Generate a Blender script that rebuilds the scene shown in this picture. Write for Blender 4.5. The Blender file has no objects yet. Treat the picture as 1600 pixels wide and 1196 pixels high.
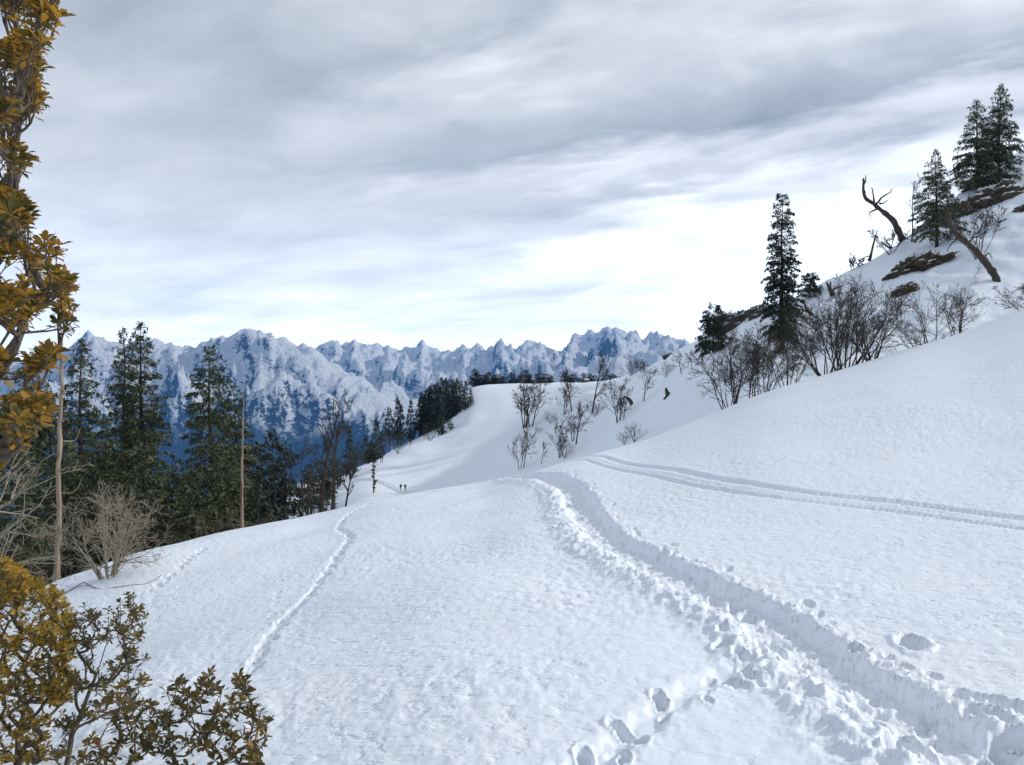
import bpy, math, random
import numpy as np
from mathutils import Vector, Matrix

S = bpy.context.scene
COL = S.collection
R = math.radians
F = 1208.0          # focal length in photograph pixels (1600 wide)
CU, CV = 800.0, 598.0

# ------------------------------------------------------------------ camera
cam = bpy.data.cameras.new("camera")
cam.sensor_fit = 'HORIZONTAL'
cam.sensor_width = 36.0
cam.lens = 36.0 * F / 1600.0
cam.clip_start = 0.1
cam.clip_end = 120000.0
cam_o = bpy.data.objects.new("camera", cam)
COL.objects.link(cam_o)
cam_o.location = (0, 0, 0)
cam_o.rotation_euler = (R(90), 0, 0)
S.camera = cam_o

# ------------------------------------------------------------------ sky and sun
SUN_AZ, SUN_EL = 78.0, 26.0
world = bpy.data.worlds.new("World")
S.world = world
world.use_nodes = True
nt = world.node_tree
nt.nodes.clear()
def N(t, typ, **kw):
    n = t.nodes.new(typ)
    for k, v in kw.items():
        if k == 'inp':
            for i, val in v.items():
                n.inputs[i].default_value = val
        else:
            setattr(n, k, v)
    return n
def math_n(t, op, a, b=None, c=None, clamp=False):
    n = t.nodes.new('ShaderNodeMath'); n.operation = op; n.use_clamp = clamp
    for i, q in enumerate((a, b, c)):
        if q is None: continue
        if isinstance(q, (int, float)): n.inputs[i].default_value = q
        else: t.links.new(q, n.inputs[i])
    return n.outputs[0]
def ramp_n(t, fac, stops, interp='LINEAR'):
    n = t.nodes.new('ShaderNodeValToRGB')
    cr = n.color_ramp; cr.interpolation = interp
    while len(cr.elements) < len(stops): cr.elements.new(0.5)
    for e, (p, c) in zip(cr.elements, stops):
        e.position = p
        e.color = (c, c, c, 1) if isinstance(c, (int, float)) else (*c, 1)
    t.links.new(fac, n.inputs[0])
    return n.outputs[0]
def mix_n(t, fac, a, b, typ='RGBA', blend='MIX'):
    n = t.nodes.new('ShaderNodeMix'); n.data_type = typ
    if typ == 'RGBA': n.blend_type = blend
    ins = {'RGBA': (6, 7), 'FLOAT': (2, 3)}[typ]; out = {'RGBA': 2, 'FLOAT': 0}[typ]
    for i, q in ((0, fac), (ins[0], a), (ins[1], b)):
        if hasattr(q, 'links'): t.links.new(q, n.inputs[i])
        elif isinstance(q, (tuple, list)): n.inputs[i].default_value = (*q, 1)
        else: n.inputs[i].default_value = q
    return n.outputs[out]
def noise_n(t, vec, scale, detail=4, rough=0.5, dist=0.0):
    n = t.nodes.new('ShaderNodeTexNoise')
    n.inputs['Scale'].default_value = scale; n.inputs['Detail'].default_value = detail
    n.inputs['Roughness'].default_value = rough; n.inputs['Distortion'].default_value = dist
    if vec is not None: t.links.new(vec, n.inputs['Vector'])
    return n.outputs['Fac']

def build_sky():
    t = nt
    tc = N(t, 'ShaderNodeTexCoord')
    sep = N(t, 'ShaderNodeSeparateXYZ'); t.links.new(tc.outputs['Generated'], sep.inputs[0])
    zz = math_n(t, 'MAXIMUM', sep.outputs[2], 0.0)
    zp = math_n(t, 'ADD', zz, 0.12)
    px = math_n(t, 'DIVIDE', sep.outputs[0], zp)
    py = math_n(t, 'DIVIDE', sep.outputs[1], zp)
    # along and across the drift of the cloud bands
    al = math_n(t, 'SUBTRACT', math_n(t, 'MULTIPLY', px, 0.875), math_n(t, 'MULTIPLY', py, 0.484))
    ac = math_n(t, 'ADD', math_n(t, 'MULTIPLY', px, 0.484), math_n(t, 'MULTIPLY', py, 0.875))
    cv = N(t, 'ShaderNodeCombineXYZ')
    t.links.new(math_n(t, 'MULTIPLY', al, 0.34), cv.inputs[0]); t.links.new(ac, cv.inputs[1])
    cv2 = N(t, 'ShaderNodeCombineXYZ')
    t.links.new(math_n(t, 'MULTIPLY', al, 0.6), cv2.inputs[0]); t.links.new(ac, cv2.inputs[1]); cv2.inputs[2].default_value = 3.7
    n1 = noise_n(t, cv.outputs[0], 1.3, 7, 0.55, 0.35)
    n2 = noise_n(t, cv2.outputs[0], 2.8, 6, 0.55, 0.3)
    acw = math_n(t, 'ADD', ac, math_n(t, 'MULTIPLY', math_n(t, 'SUBTRACT', n1, 0.5), 1.0))
    acw = math_n(t, 'ADD', acw, math_n(t, 'MULTIPLY', math_n(t, 'SUBTRACT', n2, 0.5), 0.7))
    f = math_n(t, 'DIVIDE', acw, 6.0, clamp=True)
    band = ramp_n(t, f, [(0.0, .76), (0.12, .78), (0.20, .94), (0.245, .72), (0.285, 1.05), (0.325, .80), (0.355, .66), (0.385, 1.2),
                         (0.415, .95), (0.44, 1.5), (0.475, 1.35), (0.51, 1.8), (0.60, 2.4), (1.0, 2.9)])
    # towards the left of the drift the bands dissolve into an even veil
    ev = math_n(t, 'ADD', zz, math_n(t, 'MULTIPLY', math_n(t, 'SUBTRACT', n1, 0.5), 0.20))
    veil = ramp_n(t, ev, [(0.0, 2.9), (0.07, 2.4), (0.12, 1.9), (0.19, 1.35), (0.29, 1.05), (0.42, .76), (0.7, .62)])
    alw = math_n(t, 'ADD', al, math_n(t, 'MULTIPLY', math_n(t, 'SUBTRACT', n2, 0.5), 1.2))
    wv = N(t, 'ShaderNodeMapRange', interpolation_type='SMOOTHSTEP'); t.links.new(alw, wv.inputs[0])
    wv.inputs[1].default_value = -2.3; wv.inputs[2].default_value = -0.7
    band = mix_n(t, wv.outputs[0], veil, band)
    cv3 = N(t, 'ShaderNodeCombineXYZ')
    t.links.new(math_n(t, 'MULTIPLY', al, 0.75), cv3.inputs[0]); t.links.new(ac, cv3.inputs[1]); cv3.inputs[2].default_value = 9.1
    n3 = noise_n(t, cv3.outputs[0], 2.3, 6, 0.54, 0.35)
    puff = ramp_n(t, n3, [(0.32, 0.0), (0.50, 0.45), (0.66, 1.0)], 'EASE')
    puff = math_n(t, 'MULTIPLY', puff, math_n(t, 'ADD', 0.35, math_n(t, 'MULTIPLY', wv.outputs[0], 0.65)))
    tex = math_n(t, 'ADD', 0.58, math_n(t, 'ADD', math_n(t, 'MULTIPLY', n2, 0.42), math_n(t, 'MULTIPLY', puff, 0.40)))
    b = math_n(t, 'MULTIPLY', band, tex)
    # cool greys for the thick parts, white for the thin bright parts
    tint = ramp_n(t, b, [(0.35, (0.86, 0.965, 1.06)), (0.8, (0.92, 0.985, 1.05)), (1.0, (0.97, 1.0, 1.04))])
    mul = N(t, 'ShaderNodeVectorMath', operation='SCALE')
    t.links.new(tint, mul.inputs[0]); t.links.new(math_n(t, 'MULTIPLY', b, 11.2), mul.inputs['Scale'])
    sky = N(t, 'ShaderNodeTexSky', sky_type='NISHITA', sun_disc=False)
    sky.sun_elevation = R(SUN_EL); sky.sun_rotation = R(SUN_AZ); sky.altitude = 3000
    cover = ramp_n(t, n1, [(0.30, 0.96), (0.62, 0.99)])
    colr = mix_n(t, cover, sky.outputs[0], mul.outputs[0])
    bg = N(t, 'ShaderNodeBackground'); bg.inputs[1].default_value = 0.1
    t.links.new(colr, bg.inputs[0])
    out = N(t, 'ShaderNodeOutputWorld'); t.links.new(bg.outputs[0], out.inputs[0])
build_sky()

sun = bpy.data.lights.new("sun", 'SUN')
sun.energy = 4.3
sun.angle = R(1.5)
sun.color = (1.0, 0.965, 0.92)
sun_o = bpy.data.objects.new("sun", sun)
COL.objects.link(sun_o)
SUN = Vector((math.sin(R(SUN_AZ)) * math.cos(R(SUN_EL)), math.cos(R(SUN_AZ)) * math.cos(R(SUN_EL)), math.sin(R(SUN_EL))))
sun_o.rotation_euler = SUN.to_track_quat('Z', 'Y').to_euler()

S.view_settings.view_transform = 'Standard'
S.view_settings.look = 'None'
S.view_settings.exposure = -0.52
S.view_settings.gamma = 1.0
S.view_settings.use_curve_mapping = False
S.render.engine = 'CYCLES'
S.cycles.max_bounces = 6
S.cycles.diffuse_bounces = 3
S.cycles.volume_bounces = 1
S.cycles.transparent_max_bounces = 8
S.cycles.use_denoising = True

# ------------------------------------------------------------------ numpy helpers
def _hash(ix, iy, seed):
    h = (ix.astype(np.int64) * 374761393 + iy.astype(np.int64) * 668265263 + seed * 974634277) & 0xFFFFFFFF
    h = ((h ^ (h >> 13)) * 1274126177) & 0xFFFFFFFF
    return h ^ (h >> 16)
def gnoise(x, y, seed=0):
    x0 = np.floor(x); y0 = np.floor(y); fx = x - x0; fy = y - y0
    sx = fx * fx * fx * (fx * (fx * 6 - 15) + 10); sy = fy * fy * fy * (fy * (fy * 6 - 15) + 10)
    def g(dx, dy):
        a = _hash(x0 + dx, y0 + dy, seed) * (2 * np.pi / 4294967296.0)
        return np.cos(a) * (fx - dx) + np.sin(a) * (fy - dy)
    a = g(0, 0); b = g(1, 0); c = g(0, 1); d = g(1, 1)
    return 1.41 * ((a + (b - a) * sx) * (1 - sy) + (c + (d - c) * sx) * sy)
def fbm(x, y, octv=4, seed=0, gain=0.5, lac=2.03):
    s = 0; a = 1.0
    for i in range(octv):
        s = s + a * gnoise(x, y, seed + i * 17); x = x * lac; y = y * lac; a *= gain
    return s
def ridged(x, y, octv=5, seed=0, gain=0.5):
    s = 0; a = 1.0; w = 1.0
    for i in range(octv):
        n = 1 - np.abs(gnoise(x, y, seed + i * 13)) * 1.3
        n = np.clip(n, 0, 1) ** 2 * w
        w = np.clip(n * 1.6, 0.15, 1)
        s = s + a * n; x = x * 2.07; y = y * 2.07; a *= gain
    return s
def sstep(a, b, x):
    t = np.clip((x - a) / (b - a), 0, 1)
    return t * t * (3 - 2 * t)
def pchip_slopes(X, Y):
    h = np.diff(X, axis=-1); d = np.diff(Y, axis=-1) / h
    m = np.zeros_like(Y)
    w1 = 2 * h[..., 1:] + h[..., :-1]; w2 = h[..., 1:] + 2 * h[..., :-1]
    same = d[..., 1:] * d[..., :-1] > 0
    with np.errstate(divide='ignore', invalid='ignore'):
        hm = (w1 + w2) / (w1 / d[..., :-1] + w2 / d[..., 1:])
    m[..., 1:-1] = np.where(same, hm, 0)
    m[..., 0] = d[..., 0]; m[..., -1] = d[..., -1]
    return m
def hermite(x, x0, x1, y0, y1, m0, m1):
    h = x1 - x0; t = (x - x0) / h; t2 = t * t; t3 = t2 * t
    return (2 * t3 - 3 * t2 + 1) * y0 + (t3 - 2 * t2 + t) * h * m0 + (3 * t2 - 2 * t3) * y1 + (t3 - t2) * h * m1
def pchip1(xs, ys, x):
    xs = np.asarray(xs, float); ys = np.asarray(ys, float)
    m = pchip_slopes(xs, ys)
    x = np.clip(x, xs[0], xs[-1])
    i = np.clip(np.searchsorted(xs, x, side='right') - 1, 0, len(xs) - 2)
    return hermite(x, xs[i], xs[i + 1], ys[i], ys[i + 1], m[i], m[i + 1])

class Relief:
    """A landform given by lines along it (crests, feet, dips): each line has a depth and a sight row for every column."""
    def __init__(s, lines):
        s.lines = []
        for ln in lines:
            ys = sorted(ln['y'].items()); vs = sorted(ln['v'].items())
            s.lines.append(([a for a, _ in ys], [math.log(b) for _, b in ys], [a for a, _ in vs], [b for _, b in vs]))
    def knots(s, u):
        L = np.stack([pchip1(a, b, u) for a, b, _, _ in s.lines], -1)
        V = np.stack([np.interp(u, c, d) if len(c) > 30 else pchip1(c, d, u) for _, _, c, d in s.lines], -1)
        for k in range(1, L.shape[-1]):
            L[..., k] = np.maximum(L[..., k], L[..., k - 1] + 0.02)
        return L, V
    def row(s, u, y):
        u = np.asarray(u, float); ly = np.log(np.asarray(y, float))
        u, ly = np.broadcast_arrays(u, ly)
        sh = u.shape; u = u.ravel(); ly = ly.ravel()
        L, V = s.knots(u)
        M = pchip_slopes(L, V)
        ly = np.clip(ly, L[:, 0], L[:, -1])
        i = np.clip((ly[:, None] >= L).sum(1) - 1, 0, L.shape[1] - 2)
        n = np.arange(len(u))
        r = hermite(ly, L[n, i], L[n, i + 1], V[n, i], V[n, i + 1], M[n, i], M[n, i + 1])
        return r.reshape(sh)
    def z(s, x, y):
        y = np.maximum(y, 3.4)
        return y * (CV - s.row(CU + F * x / y, y)) / F

# ------------------------------------------------------------------ landform tables
CREST_V = {-2500: 1100, -1200: 1040, -400: 1010, 0: 945, 110: 900, 200: 868, 300: 845, 400: 822, 500: 800, 560: 786, 640: 772,
           740: 757, 830: 738, 900: 717, 1000: 690, 1100: 652, 1200: 612, 1300: 582, 1400: 551, 1500: 521, 1600: 483, 2000: 330, 3000: 60}
CREST_Y = {-2500: 15, -1200: 18, 0: 22, 170: 25, 400: 33, 560: 40, 740: 41, 830: 37, 900: 38, 1000: 42, 1200: 46, 1400: 52, 1600: 60, 2000: 66, 3000: 70}
LINES = [
 dict(y={0: 3.4, 1: 3.4}, v={-2500: 2700, -1200: 2100, 0: 1640, 400: 1575, 800: 1520, 1200: 1500, 1600: 1480, 2000: 1430, 3000: 1300}),
 dict(y={0: 6, 1: 6}, v={-2500: 2300, -1200: 1720, 0: 1300, 400: 1225, 800: 1160, 1200: 1148, 1600: 1135, 2000: 1090, 3000: 950}),
 dict(y={0: 14, 1: 14}, v={-2500: 1500, -1200: 1300, 0: 1045, 400: 955, 800: 880, 1200: 852, 1600: 828, 2000: 780, 3000: 640}),
 dict(y=CREST_Y, v=CREST_V),
 dict(y={-2500: 30, 0: 45, 300: 56, 450: 68, 560: 85, 740: 90, 830: 85, 900: 70, 1000: 60, 1200: 57, 1400: 64, 1600: 72, 2000: 80, 3000: 85},
      v={-2500: 1300, 0: 1080, 200: 985, 330: 935, 450: 880, 560: 850, 640: 838, 740: 815, 830: 790, 900: 745, 1000: 706, 1100: 668, 1200: 626, 1300: 598, 1400: 566, 1500: 536, 1600: 497, 2000: 345, 3000: 75}),
 dict(y={-2500: 110, 0: 120, 300: 150, 450: 170, 560: 165, 640: 172, 740: 165, 830: 150, 900: 120, 1000: 88, 1100: 74, 1200: 70, 1300: 72, 1400: 76, 1500: 80, 1600: 86, 2000: 100, 3000: 105},
      v={-2500: 1200, 0: 1060, 300: 935, 450: 845, 560: 796, 640: 779, 740: 764, 830: 745, 900: 722, 1000: 694, 1100: 655, 1200: 615, 1300: 584, 1400: 553, 1500: 523, 1600: 485, 2000: 330, 3000: 60}),
 dict(y={-2500: 180, 0: 200, 300: 220, 450: 215, 560: 215, 640: 230, 740: 240, 830: 232, 900: 195, 1000: 122, 1100: 95, 1200: 88, 1300: 88, 1400: 92, 1500: 95, 1600: 101, 2000: 120, 3000: 120},
      v={-2500: 1180, 0: 1040, 300: 900, 450: 790, 560: 756, 640: 735, 740: 706, 830: 682, 900: 676, 1000: 655, 1100: 603, 1200: 563, 1300: 532, 1400: 493, 1500: 452, 1600: 405, 2000: 240, 3000: 0}),
 dict(y={-2500: 230, 0: 260, 450: 255, 540: 260, 600: 275, 642: 290, 690: 300, 740: 300, 800: 295, 865: 280, 930: 250, 1000: 165, 1100: 118, 1200: 105, 1300: 105, 1400: 109, 1500: 113, 1600: 120, 2000: 145, 3000: 140},
      v={-2500: 1150, 0: 1020, 300: 880, 450: 770, 540: 738, 600: 715, 642: 696, 690: 681, 740: 660, 800: 645, 865: 628, 930: 613, 1000: 617, 1100: 562, 1200: 521, 1300: 487, 1400: 442, 1500: 392, 1600: 332, 2000: 160, 3000: -60}),
 dict(y={-2500: 300, 0: 320, 450: 330, 600: 330, 690: 340, 800: 345, 865: 340, 930: 310, 1000: 215, 1100: 138, 1200: 121, 1300: 119, 1400: 121, 1500: 130, 1600: 140, 2000: 170, 3000: 160},
      v={-2500: 1130, 0: 1010, 300: 880, 450: 795, 600: 722, 642: 703, 690: 684, 740: 667, 800: 652, 865: 634, 930: 614, 1000: 598, 1100: 541, 1200: 500, 1300: 461, 1400: 412, 1500: 346, 1600: 282, 2000: 110, 3000: -90}),
 dict(y={-2500: 380, 0: 400, 450: 380, 560: 350, 600: 380, 642: 400, 760: 400, 860: 395, 940: 370, 985: 330, 1060: 200, 1130: 156, 1190: 142, 1260: 136, 1300: 134, 1400: 134, 1450: 140, 1500: 148, 1600: 165, 2000: 195, 3000: 180},
      v={-2500: 1110, 0: 1000, 300: 885, 450: 805, 560: 758, 600: 712, 642: 690, 690: 664, 715: 634, 738: 606, 760: 602, 800: 601, 860: 599, 940: 596, 985: 586, 1060: 547, 1130: 513, 1190: 485, 1260: 455, 1300: 437, 1360: 407, 1400: 385, 1450: 345, 1500: 303, 1560: 261, 1600: 236, 2000: 60, 3000: -120}),
 dict(y={-2500: 800, 0: 800, 642: 760, 1000: 700, 1200: 330, 1600: 330, 3000: 380}, v={-2500: 1100, 0: 1000, 450: 870, 600: 840, 700: 790, 800: 760, 1000: 730, 1200: 600, 1600: 400, 2000: 250, 3000: 100}),
 dict(y={0: 2600, 1: 2600}, v={-2500: 920, 600: 900, 1200: 860, 1600: 820, 3000: 800}),
 dict(y={0: 7500, 1: 7500}, v={0: 860, 1: 860}),
]
LAND = Relief(LINES)

def find(u, v, ymin=3.5, ymax=420.0):
    """depth at which the line of sight through a column and row meets the ground, from ymin on"""
    ys = np.exp(np.linspace(math.log(ymin), math.log(ymax), 1500))
    rows = LAND.row(np.full_like(ys, u), ys)
    h = np.nonzero(rows <= v)[0]
    if len(h) == 0:
        return float(ys[np.argmin(rows)])
    return float(ys[h[0]])
def P3(u, v, y):
    return np.array((y * (u - CU) / F, y, y * (CV - v) / F))
def ground(u, v, ymin=3.5, ymax=420.0):
    return P3(u, v, find(u, v, ymin, ymax))
def at(u, y):
    return P3(u, float(LAND.row(u, y)), y)

# ------------------------------------------------------------------ mesh helpers
def mesh_arrays(name, V, faces, mats, smooth=False, mat_idx=None):
    """faces: list of integer arrays (n,3) or (n,4)"""
    me = bpy.data.meshes.new(name)
    V = np.asarray(V, np.float32)
    me.vertices.add(len(V)); me.vertices.foreach_set('co', V.ravel())
    loops = np.concatenate([np.asarray(f, np.int32).ravel() for f in faces])
    tot = np.concatenate([np.full(len(f), f.shape[1], np.int32) for f in faces])
    start = np.concatenate(([0], np.cumsum(tot)[:-1])).astype(np.int32)
    me.loops.add(len(loops)); me.loops.foreach_set('vertex_index', loops)
    me.polygons.add(len(tot)); me.polygons.foreach_set('loop_start', start)
    if smooth: me.polygons.foreach_set('use_smooth', np.ones(len(tot), bool))
    for m in (mats if isinstance(mats, (list, tuple)) else [mats]): me.materials.append(m)
    if mat_idx is not None: me.polygons.foreach_set('material_index', np.asarray(mat_idx, np.int32))
    me.update(calc_edges=True)
    return me
class Buf:
    def __init__(s): s.V = []; s.F = []; s.n = 0
    def add(s, V, *F):
        if len(V) == 0: return
        s.V.append(np.asarray(V, float).reshape(-1, 3))
        for f in F: s.F.append(np.asarray(f) + s.n)
        s.n += len(s.V[-1])
    def mesh(s, name, mat, smooth=False):
        g = {}
        for f in s.F: g.setdefault(f.shape[1], []).append(f)
        return mesh_arrays(name, np.concatenate(s.V), [np.concatenate(x) for x in g.values()], mat, smooth)
def tubes(B, P, Rd, sides=4, cap=True):
    """P (m,n,3) paths, Rd (m,n) radii"""
    P = np.asarray(P, float); Rd = np.asarray(Rd, float)
    if P.ndim == 2: P = P[None]; Rd = Rd[None]
    m, n, _ = P.shape
    if m == 0: return
    T = np.gradient(P, axis=1)
    T /= np.linalg.norm(T, axis=2, keepdims=True) + 1e-12
    ref = np.where(np.abs(T[:, :1, 2:3]) > 0.8, np.array([1.0, 0.2, 0]), np.array([0, 0, 1.0]))
    A = np.cross(T, np.broadcast_to(ref, T.shape)); A /= np.linalg.norm(A, axis=2, keepdims=True) + 1e-12
    Bn = np.cross(T, A)
    ang = np.arange(sides) * 2 * np.pi / sides
    V = P[:, :, None, :] + Rd[:, :, None, None] * (np.cos(ang)[None, None, :, None] * A[:, :, None, :] + np.sin(ang)[None, None, :, None] * Bn[:, :, None, :])
    idx = np.arange(m * n * sides).reshape(m, n, sides)
    nx = np.roll(idx, -1, axis=2)
    q = np.stack([idx[:, :-1], nx[:, :-1], nx[:, 1:], idx[:, 1:]], -1).reshape(-1, 4)
    fs = [q]
    if cap and sides in (3, 4): fs.append(idx[:, -1][:, ::-1] if sides == 3 else idx[:, -1][:, ::-1])
    if cap and sides > 4:
        c = idx[:, -1]
        fs.append(np.stack([np.stack([c[:, 0], c[:, k + 1], c[:, k]], -1) for k in range(1, sides - 1)], 1).reshape(-1, 3))
    B.add(V.reshape(-1, 3), *fs)
def resample(pts, n):
    pts = np.asarray(pts, float)
    d = np.concatenate(([0], np.cumsum(np.linalg.norm(np.diff(pts, axis=0), axis=1))))
    return np.stack([pchip1(d, pts[:, k], np.linspace(0, d[-1], n)) for k in range(pts.shape[1])], -1)

def thing(name, label, cat, loc, group=None, rz=0.0, scale=1.0):
    o = bpy.data.objects.new(name, None); COL.objects.link(o)
    o.empty_display_size = 0.2
    o.location = tuple(float(c) for c in loc); o.rotation_euler = (0, 0, rz)
    o.scale = scale if isinstance(scale, tuple) else (scale,) * 3
    tag(o, label, cat, group)
    return o
def tag(o, label, cat, group=None):
    o['label'] = label; o['category'] = cat
    if group: o['group'] = group
    return o
def part(name, me, parent=None, kind=None):
    o = bpy.data.objects.new(name, me); COL.objects.link(o)
    if parent is not None: o.parent = parent
    if kind: o['kind'] = kind
    return o

# ------------------------------------------------------------------ materials
def material(name):
    m = bpy.data.materials.new(name); m.use_nodes = True
    t = m.node_tree
    return m, t, t.nodes['Principled BSDF']
def geo_pos(t):
    return N(t, 'ShaderNodeNewGeometry')
def mat_snow(name, fine=True, strength=0.55):
    m, t, p = material(name)
    g = geo_pos(t)
    n1 = noise_n(t, g.outputs['Position'], 0.35, 4, 0.5)
    col = ramp_n(t, n1, [(0.3, (0.80, 0.85, 0.92)), (0.7, (0.84, 0.875, 0.925))])
    t.links.new(col, p.inputs['Base Color'])
    p.inputs['Roughness'].default_value = 0.55
    p.inputs['Specular IOR Level'].default_value = 0.25
    if fine:
        mp = N(t, 'ShaderNodeMapping'); mp.inputs['Scale'].default_value = (0.75, 1.0, 1.0); mp.inputs['Rotation'].default_value = (0, 0, R(25))
        t.links.new(g.outputs['Position'], mp.inputs[0])
        a = noise_n(t, mp.outputs[0], 5.5, 3, 0.55, 0.4)
        b = noise_n(t, mp.outputs[0], 17.0, 3, 0.6, 0.2)
        c = noise_n(t, g.outputs['Position'], 75.0, 2, 0.6)
        pit = ramp_n(t, a, [(0.30, 0.0), (0.52, 0.85), (0.75, 1.0)], 'EASE')
        h = math_n(t, 'ADD', math_n(t, 'MULTIPLY', pit, 0.030), math_n(t, 'MULTIPLY', b, 0.018))
        h = math_n(t, 'ADD', h, math_n(t, 'MULTIPLY', c, 0.004))
        pm = ramp_n(t, noise_n(t, g.outputs['Position'], 0.28, 3, 0.5), [(0.36, 0.45), (0.6, 1.1)])
        h = math_n(t, 'MULTIPLY', h, pm)
        bu = N(t, 'ShaderNodeBump'); bu.inputs['Strength'].default_value = strength; bu.inputs['Distance'].default_value = 1.0
        t.links.new(h, bu.inputs['Height']); t.links.new(bu.outputs[0], p.inputs['Normal'])
    else:
        a = noise_n(t, g.outputs['Position'], 0.9, 5, 0.6, 0.3)
        bu = N(t, 'ShaderNodeBump'); bu.inputs['Strength'].default_value = strength; bu.inputs['Distance'].default_value = 0.25
        t.links.new(a, bu.inputs['Height']); t.links.new(bu.outputs[0], p.inputs['Normal'])
    return m
def mat_bark(name, c0, c1, scale=12.0, bump=0.02, stretch=0.25):
    m, t, p = material(name)
    tc = N(t, 'ShaderNodeTexCoord')
    mp = N(t, 'ShaderNodeMapping'); mp.inputs['Scale'].default_value = (1, 1, stretch)
    t.links.new(tc.outputs['Object'], mp.inputs[0])
    a = noise_n(t, mp.outputs[0], scale, 5, 0.65, 0.5)
    t.links.new(ramp_n(t, a, [(0.3, c0), (0.7, c1)]), p.inputs['Base Color'])
    p.inputs['Roughness'].default_value = 0.9; p.inputs['Specular IOR Level'].default_value = 0.2
    bu = N(t, 'ShaderNodeBump'); bu.inputs['Distance'].default_value = bump; bu.inputs['Strength'].default_value = 0.8
    t.links.new(a, bu.inputs['Height']); t.links.new(bu.outputs[0], p.inputs['Normal'])
    return m
def mat_leaf(name, stops, per_object=False, rough=0.55, trans=0.0, clump=0.0):
    m, t, p = material(name)
    if per_object:
        r = N(t, 'ShaderNodeObjectInfo').outputs['Random']
    else:
        r = geo_pos(t).outputs['Random Per Island']
    if clump:
        g = geo_pos(t)
        nz = noise_n(t, g.outputs['Position'], clump, 2, 0.5)
        r = math_n(t, 'ADD', math_n(t, 'MULTIPLY', r, 0.55), math_n(t, 'MULTIPLY', math_n(t, 'SUBTRACT', nz, 0.22), 0.9), clamp=True)
    if per_object is not None and trans:
        r = math_n(t, 'ADD', math_n(t, 'MULTIPLY', r, 0.55), math_n(t, 'MULTIPLY', math_n(t, 'SUBTRACT', noise_n(t, geo_pos(t).outputs['Position'], 2.6, 2, 0.5), 0.25), 0.95), clamp=True)
    col = ramp_n(t, r, stops)
    t.links.new(col, p.inputs['Base Color'])
    p.inputs['Roughness'].default_value = rough
    p.inputs['Specular IOR Level'].default_value = 0.3
    if trans:
        tr = N(t, 'ShaderNodeBsdfTranslucent'); t.links.new(col, tr.inputs[0])
        mx = N(t, 'ShaderNodeMixShader'); mx.inputs[0].default_value = trans
        t.links.new(p.outputs[0], mx.inputs[1]); t.links.new(tr.outputs[0], mx.inputs[2])
        t.links.new(mx.outputs[0], t.nodes['Material Output'].inputs[0])
    return m
M_SNOW = mat_snow("snow_crust", True, 0.6)
M_SNOW_FAR = mat_snow("snow_far", False, 0.35)
M_NEEDLE = mat_leaf("fir_needles", [(0.0, (0.026, 0.038, 0.020)), (0.4, (0.046, 0.062, 0.027)), (0.75, (0.085, 0.098, 0.042)), (1.0, (0.15, 0.145, 0.07))], clump=0.5, rough=0.7)
M_NEEDLE_DK = mat_leaf("fir_needles_dark", [(0.0, (0.016, 0.023, 0.016)), (0.6, (0.030, 0.040, 0.025)), (1.0, (0.06, 0.066, 0.038))], clump=0.4, rough=0.7)
M_LICHEN = mat_leaf("lichen_twigs", [(0.0, (0.08, 0.075, 0.05)), (0.5, (0.17, 0.15, 0.10)), (1.0, (0.28, 0.25, 0.17))], rough=0.9)
M_BARK = mat_bark("fir_bark", (0.022, 0.018, 0.015), (0.065, 0.052, 0.042), 6.0)
M_BARK_MID = mat_bark("bare_bark", (0.028, 0.023, 0.019), (0.085, 0.07, 0.055), 5.0)
M_BARK_PALE = mat_bark("pale_bark", (0.16, 0.135, 0.10), (0.42, 0.36, 0.27), 14.0, 0.01)
M_BARK_DEAD = mat_bark("dead_wood", (0.11, 0.065, 0.035), (0.42, 0.34, 0.25), 4.0, 0.03, 0.16)
M_BARK_OLD = mat_bark("old_dark_wood", (0.035, 0.027, 0.022), (0.12, 0.092, 0.07), 4.0, 0.05)
M_BARK_SHRUB = mat_bark("shrub_bark", (0.05, 0.04, 0.03), (0.15, 0.12, 0.09), 25.0, 0.004)
GOLD = [(0.0, (0.04, 0.047, 0.015)), (0.28, (0.09, 0.085, 0.022)), (0.48, (0.20, 0.135, 0.028)), (0.72, (0.46, 0.235, 0.032)), (1.0, (0.68, 0.34, 0.04))]
GOLDER = [(0.0, (0.05, 0.056, 0.016)), (0.28, (0.13, 0.11, 0.024)), (0.55, (0.36, 0.23, 0.035)), (1.0, (0.66, 0.38, 0.045))]
OLIVE = [(0.0, (0.0525, 0.057, 0.021)), (0.5, (0.12, 0.105, 0.033)), (0.85, (0.225, 0.15, 0.042)), (1.0, (0.39, 0.21, 0.045))]
RUST = [(0.0, (0.04, 0.042, 0.016)), (0.45, (0.10, 0.085, 0.028)), (0.75, (0.24, 0.145, 0.035)), (1.0, (0.48, 0.22, 0.04))]
LEAFM = {k: (mat_leaf("leaf_" + k, s, True, 0.45, 0.48), mat_leaf("foliage_" + k, s, False, 0.45, 0.48)) for k, s in dict(gold=GOLD, golder=GOLDER, olive=OLIVE, rust=RUST).items()}

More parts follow.
